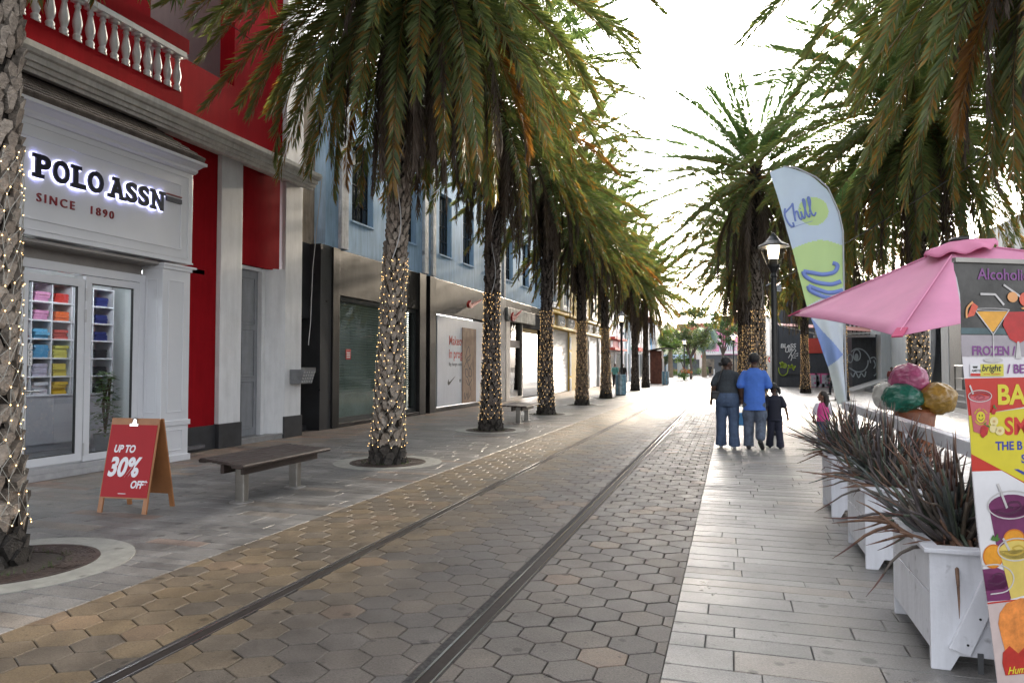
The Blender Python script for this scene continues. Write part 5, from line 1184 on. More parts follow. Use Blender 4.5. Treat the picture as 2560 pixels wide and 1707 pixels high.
# drink banner
BA = thing('drink_banner','roll-up banner with printed cocktails, smoothies and ice cream at the right picture edge','banner',(1.2,3.8,0))
bo=Vector((.97124,3.67355,.105)); be=Vector((math.cos(R(28)),math.sin(R(28)),0))*.93; bu=Vector((0,0,.93)); bn=Vector((math.sin(R(28)),-math.cos(R(28)),0))
edge=[(-.115,.20),(-.02,.188),(.02,.185),(.35,.144),(.54,.115),(.74,.092),(.99,.072),(1.13,.068),(1.26,.060),(1.44,.042),(1.51,.034),(1.6,.028),(1.84,.030),(1.93,.012),(1.975,-.006),(2.01,-.006)]
def el_(z): return itp(edge,z)
def sheet(mb,z0,z1,s1=.80,d=0.,zr=None):       # coloured field of the print from the left edge to s1; zr = top/bottom heights at s1
    n=10; L=[(el_(z0+(z1-z0)*i/n),z0+(z1-z0)*i/n) for i in range(n+1)]; r0,r1=zr or (z0,z1)
    mb.prism([(s1,r0),(s1,r1)]+L[::-1],bo,be,bu,bn,d-.0008,d)
def art(name,mat,items,parent,d):
    b = MB()
    for it in items:
        if it[0]=='poly': b.prism(it[1],bo,be,bu,bn,d-.0006,d)
        elif it[0]=='sheet': sheet(b,*it[1:4],d=d,zr=it[4] if len(it)>4 else None)
        elif it[0]=='txt': text_mb(it[1],it[2],bo+be*it[3]+bu*it[4]+bn*d,be,bu,bn,d0=-.0006,d1=0,bold=it[5],shear=it[6] if len(it)>6 else 0,sx=it[7] if len(it)>7 else 1,mb=b)
        elif it[0]=='line': b.ribbon(it[1],bo,be,bu,bn,it[2],d-.0006,d)
        elif it[0]=='loop': b.ribbon(it[1],bo,be,bu,bn,it[2],d-.0006,d,closed=True)
    return sub(b,name,mat,parent)
def fm(n,c,var=.05,scale=20,rough=.35): return M('print_'+n,c,rough,var=var,scale=scale)
b = MB(); sheet(b,-.11,2.01,d=-.001); SHEET = sub(b,'banner_sheet',M('banner_vinyl',(.58,.55,.57),.35,var=.02),BA)
ell=lambda cx,cz,rx,rz,n=26: ring_pts(cx,cz,rx,rz,n)
art('dark_photo_field',fm('dark',(.035,.034,.032),.8,9),[('sheet',1.62,2.005,.8)],SHEET,.000)
art('grey_photo_field',fm('greyfield',(.30,.27,.29),.15,8),[('sheet',1.545,1.65,.8)],SHEET,.0008)
art('teal_band',fm('teal',(.05,.09,.10),.3,8),[('sheet',1.655,1.685,.8)],SHEET,.0012)
art('purple_print',fm('purple',(.17,.04,.19)),[('txt','Alcoholic',.078,.128,1.925,.012)],SHEET,.0030)
art('frozen_print',MATS['print_purple'],[('txt','FROZEN /',.062,.085,1.553,.022,0,.92)],SHEET,.0030)
art('beer_print',MATS['print_purple'],[('txt','/ BE',.062,.286,1.464,.022)],SHEET,.0030)
art('red_fields',fm('redfield',(.42,.022,.012)),[('sheet',1.255,1.437,.8,(1.35,1.45)),('sheet',.988,1.075,.8,(.55,.85)),('sheet',.346,.354,.8,(.375,.383))],SHEET,.0012)
art('yellow_field',fm('yellowfield',(.52,.44,.02)),[('poly',[(el_(1.07),1.072),(.8,.72),(.8,1.36),(.385,1.29),(el_(1.26),1.257),(el_(1.15),1.15)])],SHEET,.0020)
art('white_field',fm('whitefield',(.60,.59,.60),.03),[('poly',[(el_(.99)+.001,.987),(.24,.987),(.8,.70),(.8,.375),(el_(.35)+.001,.355),(el_(.6)+.001,.6),(el_(.8)+.001,.8)])],SHEET,.0024)
art('yellow_print',fm('yellowtext',(.55,.47,.03)),[('txt','BAT',.135,.222,1.312,.028,0,1.0)],SHEET,.0030)
art('red_print',fm('redtext',(.45,.02,.015)),[('txt','SMO',.118,.262,1.163,.030,0,.95)],SHEET,.0030)
art('blue_print',fm('bluetext',(.03,.04,.25)),[('txt','THE B',.058,.208,1.088,.030),('txt','S',.058,.355,1.022,.03),('poly',[(.31,.992),(.42,.935),(.42,.955),(.335,.992)])],SHEET,.0030)
gls=fm('glass',(.45,.43,.42),.15); 
art('cocktail_drink',fm('orangejuice',(.62,.30,.03),.2,14),[('poly',[(.118,1.765),(.296,1.768),(.212,1.668),(.202,1.668)])],SHEET,.0034)
art('cocktail_glass',gls,[('line',[(.105,1.776),(.208,1.655),(.209,1.54)],.006),('line',[(.306,1.778),(.210,1.655)],.005),('poly',ell(.206,1.528,.055,.012)),('line',[(.14,1.852),(.225,1.851),(.275,1.80)],.011),('loop',ell(.206,1.776,.1,.006),.003),('poly',[(.335,1.535),(.37,1.535),(.358,1.62),(.347,1.62)]),('line',[(.275,1.90),(.36,1.85),(.42,1.80)],.010)],SHEET,.0040)
art('red_drink',fm('redjuice',(.38,.012,.012),.25,14),[('poly',[(.285,1.765),(.42,1.77),(.44,1.70),(.40,1.63),(.352,1.608),(.305,1.632),(.266,1.70)])],SHEET,.0032)
art('fruit_slices',fm('grapefruit',(.55,.08,.04),.2,30),[('poly',[(.060,1.735),(.095,1.81),(.125,1.79),(.10,1.745)]),('poly',ell(.40,1.83,.035,.035))],SHEET,.0044)
art('fruit_rind',fm('rind',(.60,.28,.10)),[('line',smooth_path([(.058,1.733),(.062,1.78),(.095,1.812)],5),.010)],SHEET,.0048)
art('candied_fruit',MATS['print_rind'],[('poly',ell(.325,1.84,.030,.026))],SHEET,.0048)
art('pineapple_wedge',MATS['print_rind'],[('poly',[(.37,1.785),(.42,1.80),(.42,1.77)])],SHEET,.0048)
lg = art('logo_white_part',fm('whitefield2',(.60,.59,.60)),[('poly',[(.073,1.448),(.130,1.448),(.130,1.508),(.073,1.508)])],SHEET,.0034)
art('logo_yellow_part',fm('logoyellow',(.50,.45,.05)),[('poly',[(.130,1.448),(.264,1.449),(.264,1.509),(.130,1.508)])],SHEET,.0034)
art('logo_red_part',MATS['print_redtext'],[('poly',[(.074,1.449),(.130,1.449),(.130,1.463),(.074,1.463)]),('txt','NATURAL  INGREDIENTS',.0085,.148,1.456,.01)],SHEET,.0038)
art('logo_black_part',fm('blacktext',(.015,.014,.013)),[('txt','bright',.044,.137,1.474,.02,.2,1.05),('txt','AMSTEL',.0165,.080,1.470,.02),('poly',[(.090,1.488),(.112,1.488),(.116,1.498),(.086,1.498)])],SHEET,.0040)
pkj=fm('pinkjuice',(.42,.085,.10),.15,12); 
art('pink_smoothie',pkj,[('poly',[(.062,1.352),(.188,1.352),(.166,1.18),(.124,1.168),(.084,1.18)])],SHEET,.0040)
art('pink_swirl',fm('swirl_pink',(.26,.035,.05)),[('loop',ell(.124,1.348,.058,.022),.006),('line',smooth_path([(.09,1.345),(.12,1.358),(.15,1.345),(.12,1.335),(.105,1.343),(.125,1.349)],4),.006)],SHEET,.0046)
art('cup_rim',gls,[('loop',ell(.124,1.352,.066,.028),.004),('line',[(.067,1.405),(.085,1.362)],.009)],SHEET,.0050)
sm_=art('smiley_sun',MATS['print_yellowfield'],[('poly',ell(.125,1.25,.025,.027))],SHEET,.0050)
art('smiley_face',MATS['print_blacktext'],[('poly',ell(.117,1.257,.003,.006,8)),('poly',ell(.133,1.257,.003,.006,8)),('line',smooth_path([(.110,1.245),(.125,1.234),(.140,1.245)],4),.003)],SHEET,.0054)
b = MB()
for txt,a0,st,rr in (('HAPPY SPOT',150,-13.5,.034),('SMOOTHIES',212,14.5,.040)):
    for i,ch in enumerate(txt):
        a=R(a0+st*i); c0=Vector((.125+rr*math.cos(a),1.25+rr*math.sin(a))); ta=a-math.pi/2 if st<0 else a+math.pi/2
        x_=be*math.cos(ta)+bu*math.sin(ta); y_=-be*math.sin(ta)+bu*math.cos(ta)
        text_mb(ch,.012,bo+be*c0.x+bu*c0.y+bn*.0052,x_,y_,bn,d0=-.0006,d1=0,bold=.03,align='CENTER',mb=b)
sub(b,'smiley_lettering',MATS['print_yellowfield'],SHEET)
art('strawberries',fm('strawberry',(.36,.012,.015),.35,60),[('poly',[(.120,1.185),(.128,1.205),(.150,1.212),(.168,1.195),(.160,1.165),(.135,1.148),(.122,1.160)]),],SHEET,.0056)
art('small_strawberry',MATS['print_strawberry'],[('poly',[(.185,1.275),(.20,1.295),(.215,1.28),(.205,1.262),(.19,1.262)])],SHEET,.0056)
art('strawberry_leaves',fm('leafgreen',(.05,.14,.02)),[('poly',[(.140,1.215),(.155,1.225),(.150,1.212),(.170,1.21),(.176,1.198),(.158,1.203)]),('poly',[(.195,1.30),(.205,1.312),(.208,1.298),(.22,1.29),(.208,1.288)]),('poly',[(.165,.655),(.18,.68),(.19,.665),(.205,.685),(.21,.66),(.225,.66),(.20,.645)])],SHEET,.0060)
art('banana_slices',fm('banana',(.60,.50,.24),.1,30),[('poly',ell(.200,1.228,.024,.022)),('poly',ell(.195,1.193,.022,.020)),('poly',ell(.232,1.182,.027,.022))],SHEET,.0052)
art('banana_cores',fm('bananacore',(.42,.28,.10)),[('poly',ell(.200,1.228,.008,.007)),('poly',ell(.232,1.182,.009,.007))],SHEET,.0056)
prp=fm('purplejuice',(.13,.018,.085),.2,14); prd=fm('purpleswirl',(.06,.006,.04)); 
art('purple_smoothies',prp,[('poly',[(.165,.80),(.45,.82),(.43,.62),(.20,.62)]),('poly',ell(.285,.815,.125,.055)),('poly',[(el_(.5),.50),(.285,.47),(.272,.36),(el_(.37),.36)]),('poly',[(el_(.46),.455),(el_(.52),.515),(.20,.52),(.26,.495),(.283,.455),(.24,.415),(el_(.42),.41)])],SHEET,.0040)
art('purple_swirls',prd,[('line',smooth_path([(.20,.79),(.27,.775),(.34,.80),(.33,.83),(.28,.83),(.27,.812),(.30,.805)],5),.012),('line',smooth_path([(.15,.45),(.20,.44),(.245,.46),(.22,.49),(.18,.485),(.175,.465)],5),.010)],SHEET,.0046)
art('yellow_smoothie',fm('mango',(.55,.42,.10),.12,12),[('poly',[(.215,.60),(.42,.60),(.40,.385),(.275,.365)]),('poly',ell(.31,.60,.098,.045))],SHEET,.0052)
art('yellow_swirl',fm('mangoswirl',(.42,.29,.04)),[('line',smooth_path([(.24,.59),(.30,.575),(.36,.595),(.33,.62),(.29,.61),(.305,.598)],5),.008)],SHEET,.0058)
art('orange_slices',fm('orange',(.60,.25,.015),.2,25),[('poly',ell(.178,.575,.052,.052)),('poly',ell(.30,.655,.055,.04))],SHEET,.0048)
art('orange_rinds',fm('orangerind',(.50,.14,.005)),[('loop',ell(.178,.575,.055,.055),.007),('loop',ell(.30,.655,.058,.043),.007)],SHEET,.0050)
art('clear_cups',gls,[('loop',ell(.288,.82,.135,.068),.006),('loop',ell(.31,.602,.106,.054),.006),('line',smooth_path([(el_(.53),.532),(.20,.535),(.27,.505),(.291,.455),(.25,.405),(el_(.40)+.02,.395)],4),.006),('line',[(.212,.925),(.262,.805)],.013),('line',[(.235,.66),(.27,.60)],.012)],SHEET,.0064)
art('peach_field',fm('peach',(.45,.36,.34),.1,10),[('sheet',-.11,.344,.8,(-.11,.374))],SHEET,.0016)
art('ice_cream_print',fm('icecream',(.60,.20,.04),.35,22),[('poly',[(.20,.25),(.21,.30),(.25,.345),(.33,.365),(.45,.36),(.45,.0),(.24,.0),(.235,.12),(.215,.19)])],SHEET,.0034)
art('red_sauce',fm('sauce',(.35,.02,.012),.3,16),[('poly',[(.222,.11),(.26,.14),(.31,.10),(.35,.13),(.35,0.0),(.235,0.0),(.218,.06)]),],SHEET,.0040)
art('yellow_script',MATS['print_yellowtext'],[('txt','Hum',.05,.245,.005,.01,.3)],SHEET,.0046)
b = MB(); b.prism([(-.003,2.004),(.83,2.004),(.83,2.028),(-.003,2.028)],bo,be,bu,bn,-.014,.012); sub(b,'top_rail',M('alu_rail',(.28,.27,.25),.4,.6),BA,bevel=.002)
b = MB(); b.tube([bo+be*.42+bn*-.03-bu*.10,bo+be*.42+bn*-.03+bu*2.0],.012,8); sub(b,'support_rod',MATS['alu_rail'],BA)
b = MB(); b.prism([(.18,-.113),(.83,-.113),(.83,-.05),(.18,-.05)],bo,be,bu,bn,-.05,-.004); sub(b,'base_cassette',MATS['alu_rail'],BA,bevel=.006)
# cables overhead
for nm,pts,lb in (('overhead_cable',[(-9.0,10.9,7.95),(-7.6,12.9,6.9),(-5.42,15.75,6.0)],'black cable hanging from the red building to the palms'),('overhead_cable',[(.92,16.45,3.32),(2.3,13.4,3.85),(4.05,9.95,4.75)],'thin dark wire from the plaza lamp up to the palm in the right corner')):
    b = MB(); b.tube(smooth_path(pts,5),.009,5); tag(b.build(nm,iron),lb,'cable')
# ================================================================== FAR TREES AND BUSHES
def leaf_clumps(mb,centres,n,size,cols,r,flat=.7):
    for (cx,cy,cz,rad) in centres:
        for i in range(n):
            d=Vector((r.gauss(0,1),r.gauss(0,1),r.gauss(0,1)*flat)).normalized()*rad*r.random()**.45; p=Vector((cx,cy,cz))+d
            a=Vector((r.uniform(-1,1),r.uniform(-1,1),r.uniform(-.6,.6))).normalized(); s_=a.orthogonal().normalized(); s_=(s_*math.cos(r.random()*6)+a.cross(s_)*math.sin(r.random()*6)).normalized(); l=size*r.uniform(.6,1.3)
            mb.add([p-a*l*.5,p+s_*l*.3,p+a*l*.5,p-s_*l*.3],[(0,1,2,3)],0,lp(cols[0],cols[1],r.random()))
tl = M('tree_leaf',rough=.5,attr=True,var=0,transl=.3)
bark = M('tree_bark',(.10,.075,.06),.85,var=.3,scale=12,bump=.4)
def tree(x,y,h,cr,label,seed,cols,trunk=.16,low=.55,ncl=40,nlf=90,lsz=.22):
    r=random.Random(seed); t = thing('street_tree',label,'tree',(x,y,0)); b = MB(); cs=[]
    fork=h*low*.75; b.tube([(x,y,0),(x+.05,y,fork*.5),(x-.05,y,fork)],[trunk,trunk*.8,trunk*.7],8)
    for k in range(8):
        a=k*2.4+r.uniform(-.3,.3); rr=cr*r.uniform(.45,.9); e=Vector((x+rr*math.cos(a),y+rr*math.sin(a)*.8,h*r.uniform(low+.1,.95)))
        m_=Vector((x+rr*.35*math.cos(a),y+rr*.3*math.sin(a),fork+(e.z-fork)*.45)); b.tube([(x-.05,y,fork-.1),m_,e],[trunk*.5,trunk*.3,trunk*.08],6)
        for q in range(2):
            f=m_.lerp(e,.5+.3*q)+Vector((r.uniform(-.8,.8),r.uniform(-.5,.5),r.uniform(0,.6))); b.tube([m_.lerp(e,.3),f],[trunk*.22,trunk*.06],5)
    sub(b,'trunk',bark,t)
    for i in range(ncl):
        a=r.uniform(0,6.28); q=math.sqrt(r.random()); zc=h*(low+.05)+(h*(1-low)-.3)*r.random(); lim=1-.55*abs((zc-h*.75)/(h*.45)); cs.append((x+cr*q*lim*math.cos(a),y+cr*q*lim*.8*math.sin(a),zc,r.uniform(.35,.8)))
    b = MB(); leaf_clumps(b,cs,nlf,lsz,cols,r); sub(b,'crown',tl,t)
tree(wx(1727,82),82,7.8,3.0,'open branching street tree at the end of the tracks',1,((.045,.075,.03),(.10,.13,.05)),.17,.40,74,100)
tree(wx(1710,88),88,5.2,1.6,'small bright green tree behind the branching street tree',2,((.05,.10,.02),(.12,.20,.04)),.09,.3,22,90)
tree(wx(1808,105),105,9.0,2.8,'dense green tree in front of the pink building',3,((.03,.08,.03),(.09,.15,.05)),.2,.45,44,100,.3)
tree(wx(1660,112),112,6.0,2.2,'low round green tree in front of the cream house',4,((.04,.09,.02),(.10,.17,.04)),.14,.3,26,80,.3)
def fan_palm(x,y,h,cr,label,seed,cols,trk):
    r=random.Random(seed); t = thing('fan_palm',label,'palm tree',(x,y,0)); b = MB(); b.tube([(x,y,0),(x,y,h*.5),(x,y,h)],[.34,.26,.22],10); sub(b,'trunk',M(trk,(.22,.17,.12),.9,var=.3,scale=6,bump=.5),t)
    b = MB()
    for i in range(64):
        d=Vector((r.gauss(0,1),r.gauss(0,1),r.gauss(.15,.75))).normalized(); c0=Vector((x,y,h+.2)); e=c0+d*cr*.5; b.tube([c0,e],.015,4,0,lp(cols[0],cols[1],.3),cap=False)
        s0=d.orthogonal().normalized(); s1=d.cross(s0); tw=r.random()*6; s0,s1=s0*math.cos(tw)+s1*math.sin(tw),s1*math.cos(tw)-s0*math.sin(tw); cc=lp(cols[0],cols[1],r.random())
        for k in range(13):
            a=R(-105+17.5*k); q=(d*math.cos(a)+s0*math.sin(a)).normalized(); L=cr*.55*(1-.25*abs(k-6)/6); tip=e+q*L+Vector((0,0,-.18*L)); sd_=q.cross(s1).normalized()
            b.add([e,e+q*L*.55+sd_*.055*cr/1.3,tip,e+q*L*.55-sd_*.055*cr/1.3],[(0,1,2,3)],0,cc)
    sub(b,'crown',tl,t)
fan_palm(wx(1676,92),92,4.6,1.75,'stout fan palm with a round green head, right behind the kiosk roof',5,((.07,.13,.04),(.17,.24,.07)),'fan_trunk')
fan_palm(wx(1760,98),98,4.7,2.1,'silvery blue fan palm left of the pink building',6,((.16,.23,.24),(.34,.44,.46)),'fan_trunk_grey')
def bush(x,y,rx,h,label,seed,cols,flowers=None,n=900):
    r=random.Random(seed); t = thing('bush',label,'bush',(x,y,0)); b = MB(); leaf_clumps(b,[(x+r.uniform(-.6,.6)*rx,y+r.uniform(-.5,.5)*rx,h*r.uniform(.3,.75),h*.38) for _ in range(9)],n//9,.13,cols,r); sub(b,'foliage',tl,t)
    if flowers: b = MB(); leaf_clumps(b,[(x+r.uniform(-.7,.7)*rx,y-.3*rx,h*r.uniform(.6,1.0),h*.22) for _ in range(10)],14,.12,flowers,r); sub(b,'flowers',M('petal',rough=.6,attr=True,var=0,transl=.2),t)
bush(wx(1714,74),74,.85,1.15,'round bush with red flowers in the middle of the square',7,((.05,.11,.02),(.13,.20,.04)),((.45,.04,.01),(.55,.16,.02)))
bush(wx(1690,100),100,1.2,1.2,'low hedge bush with yellow flecks left of the flowering bush',8,((.05,.10,.02),(.12,.19,.03)),((.45,.25,.03),(.5,.1,.02)))
bush(wx(1748,104),104,2.6,1.5,'loose tall grassy planting at the end of the tracks',9,((.07,.13,.04),(.16,.22,.07)),None,1600)
t = thing('electric_cabinet','pale grey electric cabinet between the flowering bush and the kiosk','cabinet',(wx(1703,98),98,0)); xq=wx(1703,98); b=MB(); b.box(xq-.5,xq+.5,98,98.5,0,2.0); sub(b,'cabinet_body',M('cabinet_pale',(.42,.45,.44),.5),t,bevel=.03)

# ================================================================== PEOPLE
def blob(mb,name,mat,parent,voxel=.009,it=6):
    me = mb.build(name,mat,mesh_only=True,at=(0,0,0)); ob = bpy.data.objects.new('tmp_'+name,me); COL.objects.link(ob)
    m=ob.modifiers.new('r','REMESH'); m.mode='VOXEL'; m.voxel_size=voxel; m.use_smooth_shade=True
    s=ob.modifiers.new('s','SMOOTH'); s.factor=.5; s.iterations=it
    me2 = bpy.data.meshes.new_from_object(ob.evaluated_get(bpy.context.evaluated_depsgraph_get())); me2.name=name
    me2.materials.clear(); me2.materials.append(mat); bpy.data.objects.remove(ob); bpy.data.meshes.remove(me)
    for p in me2.polygons: p.use_smooth=True
    return link(me2,name,parent)
def caps(mb,pts,rads,n=12):                     # limb with rounded ends
    mb.tube(pts,rads,n); mb.ball(*pts[0],rads[0],n=n,m=8); mb.ball(*pts[-1],rads[-1],n=n,m=8)
    for p,r in zip(pts[1:-1],rads[1:-1]): mb.ball(*p,r*.99,n=n,m=8)
def torso(mb,rings,n=20):                       # rings = (z, rx, ry, cx, cy)
    vs=[];fs=[]
    for z,rx,ry,cx,cy in rings:
        for k in range(n): a=2*math.pi*k/n; vs.append((cx+rx*math.cos(a),cy+ry*math.sin(a),z))
    for i in range(len(rings)-1):
        for k in range(n): fs.append((i*n+k,i*n+(k+1)%n,(i+1)*n+(k+1)%n,(i+1)*n+k))
    fs+= [tuple(range(n-1,-1,-1)),tuple(range((len(rings)-1)*n,len(rings)*n))]; mb.add(vs,fs)
def hand(mb,wr,d,palm_n,k=1.,curl=.5,side=1):   # hand at wrist wr pointing along d; palm_n = direction the palm faces
    wr=Vector(wr); d=Vector(d).normalized(); pn=Vector(palm_n); pn=(pn-d*pn.dot(d)).normalized(); s=d.cross(pn)*side
    caps(mb,[tuple(wr),tuple(wr+d*.045*k),tuple(wr+d*.085*k)],[.026*k,.032*k,.028*k],10)
    for i,(o,L) in enumerate(((-.030,.068),(-.010,.078),(.010,.074),(.030,.058))):
        b0=wr+d*.078*k+s*o*k; c=curl*(1+.1*i); p1=b0+(d*math.cos(c*.5)+pn*math.sin(c*.5))*L*.5*k; p2=p1+(d*math.cos(c*1.2)+pn*math.sin(c*1.2))*L*.55*k
        caps(mb,[tuple(b0),tuple(p1),tuple(p2)],[.0095*k,.0088*k,.0075*k],8)
    t0=wr+d*.025*k-s*.028*k; t1=t0+(d*.6-s*.75+pn*.25).normalized()*.04*k; t2=t1+(d*.95-s*.2+pn*.3).normalized()*.032*k
    caps(mb,[tuple(t0),tuple(t1),tuple(t2)],[.013*k,.0105*k,.008*k],8)
def head(mb,c,k,yaw,female=True):
    """skull, jaw, nose, lips, ears; yaw 0 faces +y, positive turns to the left"""
    T=Matrix.Rotation(R(yaw),3,'Z'); c=Vector(c)
    def P_(x,y,z): return c+T@Vector((x*k,y*k,z*k))
    mb.ball(*P_(0,-.012,.015),.076*k,.092*k,.098*k,n=18,m=12,T=T); mb.ball(*P_(0,.018,-.048),.056*k,.064*k,.068*k,n=16,m=10,T=T)
    caps(mb,[tuple(P_(0,.082,.0)),tuple(P_(0,.100,-.030))],[.010*k,.016*k],8)
    for s in (-1,1): mb.ball(*P_(s*.014,.093,-.034),.010*k,n=8,m=6); mb.ball(*P_(s*.076,-.008,-.01),.012*k,.022*k,.03*k,n=10,m=6,T=T); mb.ball(*P_(s*.030,.064,-.022),.022*k,n=8,m=6)
    for z in (-.060,-.073): mb.ball(*P_(0,.078,z),.024*k,.012*k,.008*k,n=10,m=6,T=T)
    mb.ball(*P_(0,.068,-.098),.022*k,.02*k,.018*k,n=10,m=6,T=T); mb.ball(*P_(0,.070,.022),.055*k,.018*k,.016*k,n=12,m=6,T=T)
    return P_
def eyes(P_,k,parent):
    b=MB(); 
    for s in (-1,1): b.ball(*P_(s*.030,.078,.002),.0115*k,n=8,m=6)
    sub_l(b,'eyes',M('eye_white',(.5,.48,.46),.2,var=0),parent)
def sub_l(mb,name,mat,parent,smooth=True): return link(mb.build(name,mat,mesh_only=True,at=(0,0,0),smooth=smooth),name,parent)
skinm = M('skin_brown',(.085,.043,.027),.5,var=.06,scale=10); skin2 = M('skin_tan',(.22,.115,.075),.5,var=.05)
hairm = M('hair_black',(.008,.007,.007),.55,var=.3,scale=60,bump=.6,bscale=90)
denim = M('blue_denim',(.055,.085,.15),.8,var=.30,scale=7,bump=.35,bscale=18,streak=.2)
# woman in grey -------------------------------------------------------------
Wm = thing('person','woman in a dark grey top and wide blue jeans, looking to her right while walking','person',(-.09,13.7,0))
b=MB(); k=.98
torso(b,[(.80,.15,.12,0,0),(.92,.19,.14,0,-.01),(1.04,.165,.125,0,0),(1.18,.165,.12,0,.01),(1.30,.155,.10,0,0),(1.36,.11,.07,0,-.01),(1.41,.055,.05,0,-.005)])
caps(b,[(0,-.005,1.38),(0,.012,1.47)],[.052,.048])
Pw=head(b,(.005,.02,1.545),1.06,-62)
caps(b,[(-.15,0,1.325),(-.235,-.03,1.12),(-.275,.02,.90)],[.050,.048,.032]); hand(b,(-.28,.03,.875),(-.12,.15,-1),(1,0,.1),.95,.45,1)
caps(b,[(.15,0,1.325),(.22,-.02,1.11),(.215,.10,.90)],[.050,.048,.032]); hand(b,(.215,.105,.875),(0,.1,-1),(-1,.2,0),.95,1.5,-1)
for s,ky,ay in ((-1,.02,.05),(1,-.02,-.06)):
    caps(b,[(s*.09,0,.86),(s*.105,ky+.01,.48),(s*.11,ay-.04,.09)],[.10,.07,.045]); caps(b,[(s*.11,ay-.06,.045),(s*.115,ay+.10,.03)],[.035,.03])
blob(b,'body',skinm,Wm,.0075,3)
b=MB(); torso(b,[(.99,.20,.155,0,0),(1.05,.195,.155,0,0),(1.14,.185,.145,0,.01),(1.26,.19,.135,0,.01),(1.33,.185,.115,0,0),(1.39,.145,.085,0,-.01),(1.425,.085,.065,0,-.005)])
for s in (-1,1): caps(b,[(s*.15,0,1.335),(s*.20,-.012,1.25),(s*.235,-.022,1.165)],[.060,.064,.069])
blob(b,'shirt',M('charcoal_cloth',(.035,.042,.050),.85,var=.30,scale=6,bump=1.0,bscale=8),Wm,.010,5)
b=MB(); torso(b,[(.76,.20,.155,0,-.01),(.84,.215,.175,0,-.02),(.92,.212,.168,0,-.02),(1.0,.195,.15,0,-.005),(1.045,.185,.145,0,0)])
for s,ky,ay in ((-1,.02,.05),(1,-.02,-.06)): caps(b,[(s*.10,-.01,.80),(s*.108,ky,.47),(s*.115,ay-.03,.12)],[.115,.092,.09]); b.tube([(s*.115,ay-.03,.2),(s*.118,ay-.01,.045)],[.092,.105],14)
blob(b,'jeans',denim,Wm,.010,4)
b=MB()
for s,ay in ((-1,.05),(1,-.06)): caps(b,[(s*.115,ay-.06,.04),(s*.12,ay+.13,.03)],[.042,.036])
blob(b,'shoes',M('pale_shoe',(.42,.43,.47),.5),Wm,.008,3)
b=MB(); T=Matrix.Rotation(R(-62),3,'Z'); c=Vector((.005,.02,1.545)); q=T@Vector((0,-.028,.03)); b.ball(*(c+q),.090,.096,.102,n=18,m=12,T=T); q=T@Vector((0,-.135,-.015)); b.ball(*(c+q),.042,n=12,m=8)
blob(b,'hair',hairm,Wm,.008,3)
b=MB(); q=[c+T@Vector((.0+.088*math.sin(a),.055*math.cos(a)-.01,.096)) for a in [i*.35-1.6 for i in range(10)]]; b.tube(q,.006,6); sub_l(b,'hair_band',M('band_dark_red',(.12,.01,.012),.4),Wm); eyes(Pw,.98,Wm)
HBg = thing('shoulder_bag','small black shoulder bag hanging at the hip of the woman in grey','bag',(-.30,13.68,.95))
b=MB(); b.box(-.36,-.22,13.58,13.72,.88,1.03); b.box(-.365,-.215,13.575,13.725,.98,1.04); sub(b,'bag_body',M('black_leather',(.012,.012,.014),.4),HBg,bevel=.02)
b=MB(); b.tube([(-.27,13.60,1.03),(-.255,13.535,1.2),(-.20,13.57,1.36),(-.155,13.68,1.435),(-.19,13.79,1.36),(-.27,13.80,1.15),(-.30,13.76,1.03)],.012,6); sub(b,'strap',MATS['black_leather'],HBg)
LB = thing('lunch_box','light blue plastic carry case held between the woman and the man','case',(.145,13.80,.40))
b=MB(); b.box(.07,.215,13.74,13.85,.40,.64); sub(b,'case_body',M('case_blue',(.07,.30,.62),.35,var=.04),LB,bevel=.03)
b=MB(); b.tube([(.10,13.795,.63),(.10,13.80,.735),(.125,13.805,.765),(.175,13.805,.765),(.195,13.80,.735),(.195,13.795,.63)],.013,8); sub(b,'case_handle',black,LB)
b=MB(); b.box(.085,.12,13.728,13.739,.55,.60); sub(b,'case_latch',M('latch_navy',(.01,.015,.06),.4),LB)
# man in blue ---------------------------------------------------------------
Mn = thing('person','man in a bright blue t-shirt and grey-blue cargo trousers, walking away with one heel lifted','person',(.38,13.6,0))
b=MB(); torso(b,[(.82,.14,.105,0,0),(.95,.155,.115,0,0),(1.06,.14,.105,0,0),(1.2,.165,.11,0,.01),(1.30,.17,.10,0,0),(1.37,.12,.07,0,-.01),(1.43,.055,.05,0,0)])
caps(b,[(0,0,1.41),(0,.012,1.53)],[.055,.052]); Pm=head(b,(0,.02,1.60),1.02,0)
caps(b,[(-.16,0,1.345),(-.235,-.03,1.13),(-.215,.06,.92)],[.047,.044,.032]); hand(b,(-.21,.07,.895),(.0,.2,-1),(1,0,0),1.,1.4,1)
caps(b,[(.16,0,1.345),(.235,-.02,1.13),(.13,.20,1.06)],[.047,.044,.032]); hand(b,(.125,.205,1.06),(-.6,.6,.1),(0,0,-1),1.,.9,-1)
caps(b,[(-.085,0,.88),(-.10,.05,.48),(-.105,.03,.10)],[.085,.06,.042]); caps(b,[(-.105,.0,.045),(-.11,.17,.03)],[.036,.03])
caps(b,[(.085,0,.88),(.10,.02,.48),(.085,-.20,.20)],[.085,.06,.042]); caps(b,[(.085,-.24,.16),(.12,-.10,.045)],[.036,.032])
blob(b,'body',skinm,Mn,.0075,3)
b=MB(); torso(b,[(.70,.20,.145,0,0),(.80,.19,.14,0,0),(.92,.185,.14,0,0),(1.06,.18,.135,0,.0),(1.2,.195,.135,0,.01),(1.31,.20,.12,0,0),(1.37,.175,.095,0,-.01),(1.42,.12,.075,0,-.005),(1.46,.075,.06,0,0)])
for s in (-1,1): caps(b,[(s*.165,0,1.365),(s*.212,-.012,1.27),(s*.24,-.022,1.15)],[.056,.062,.072])
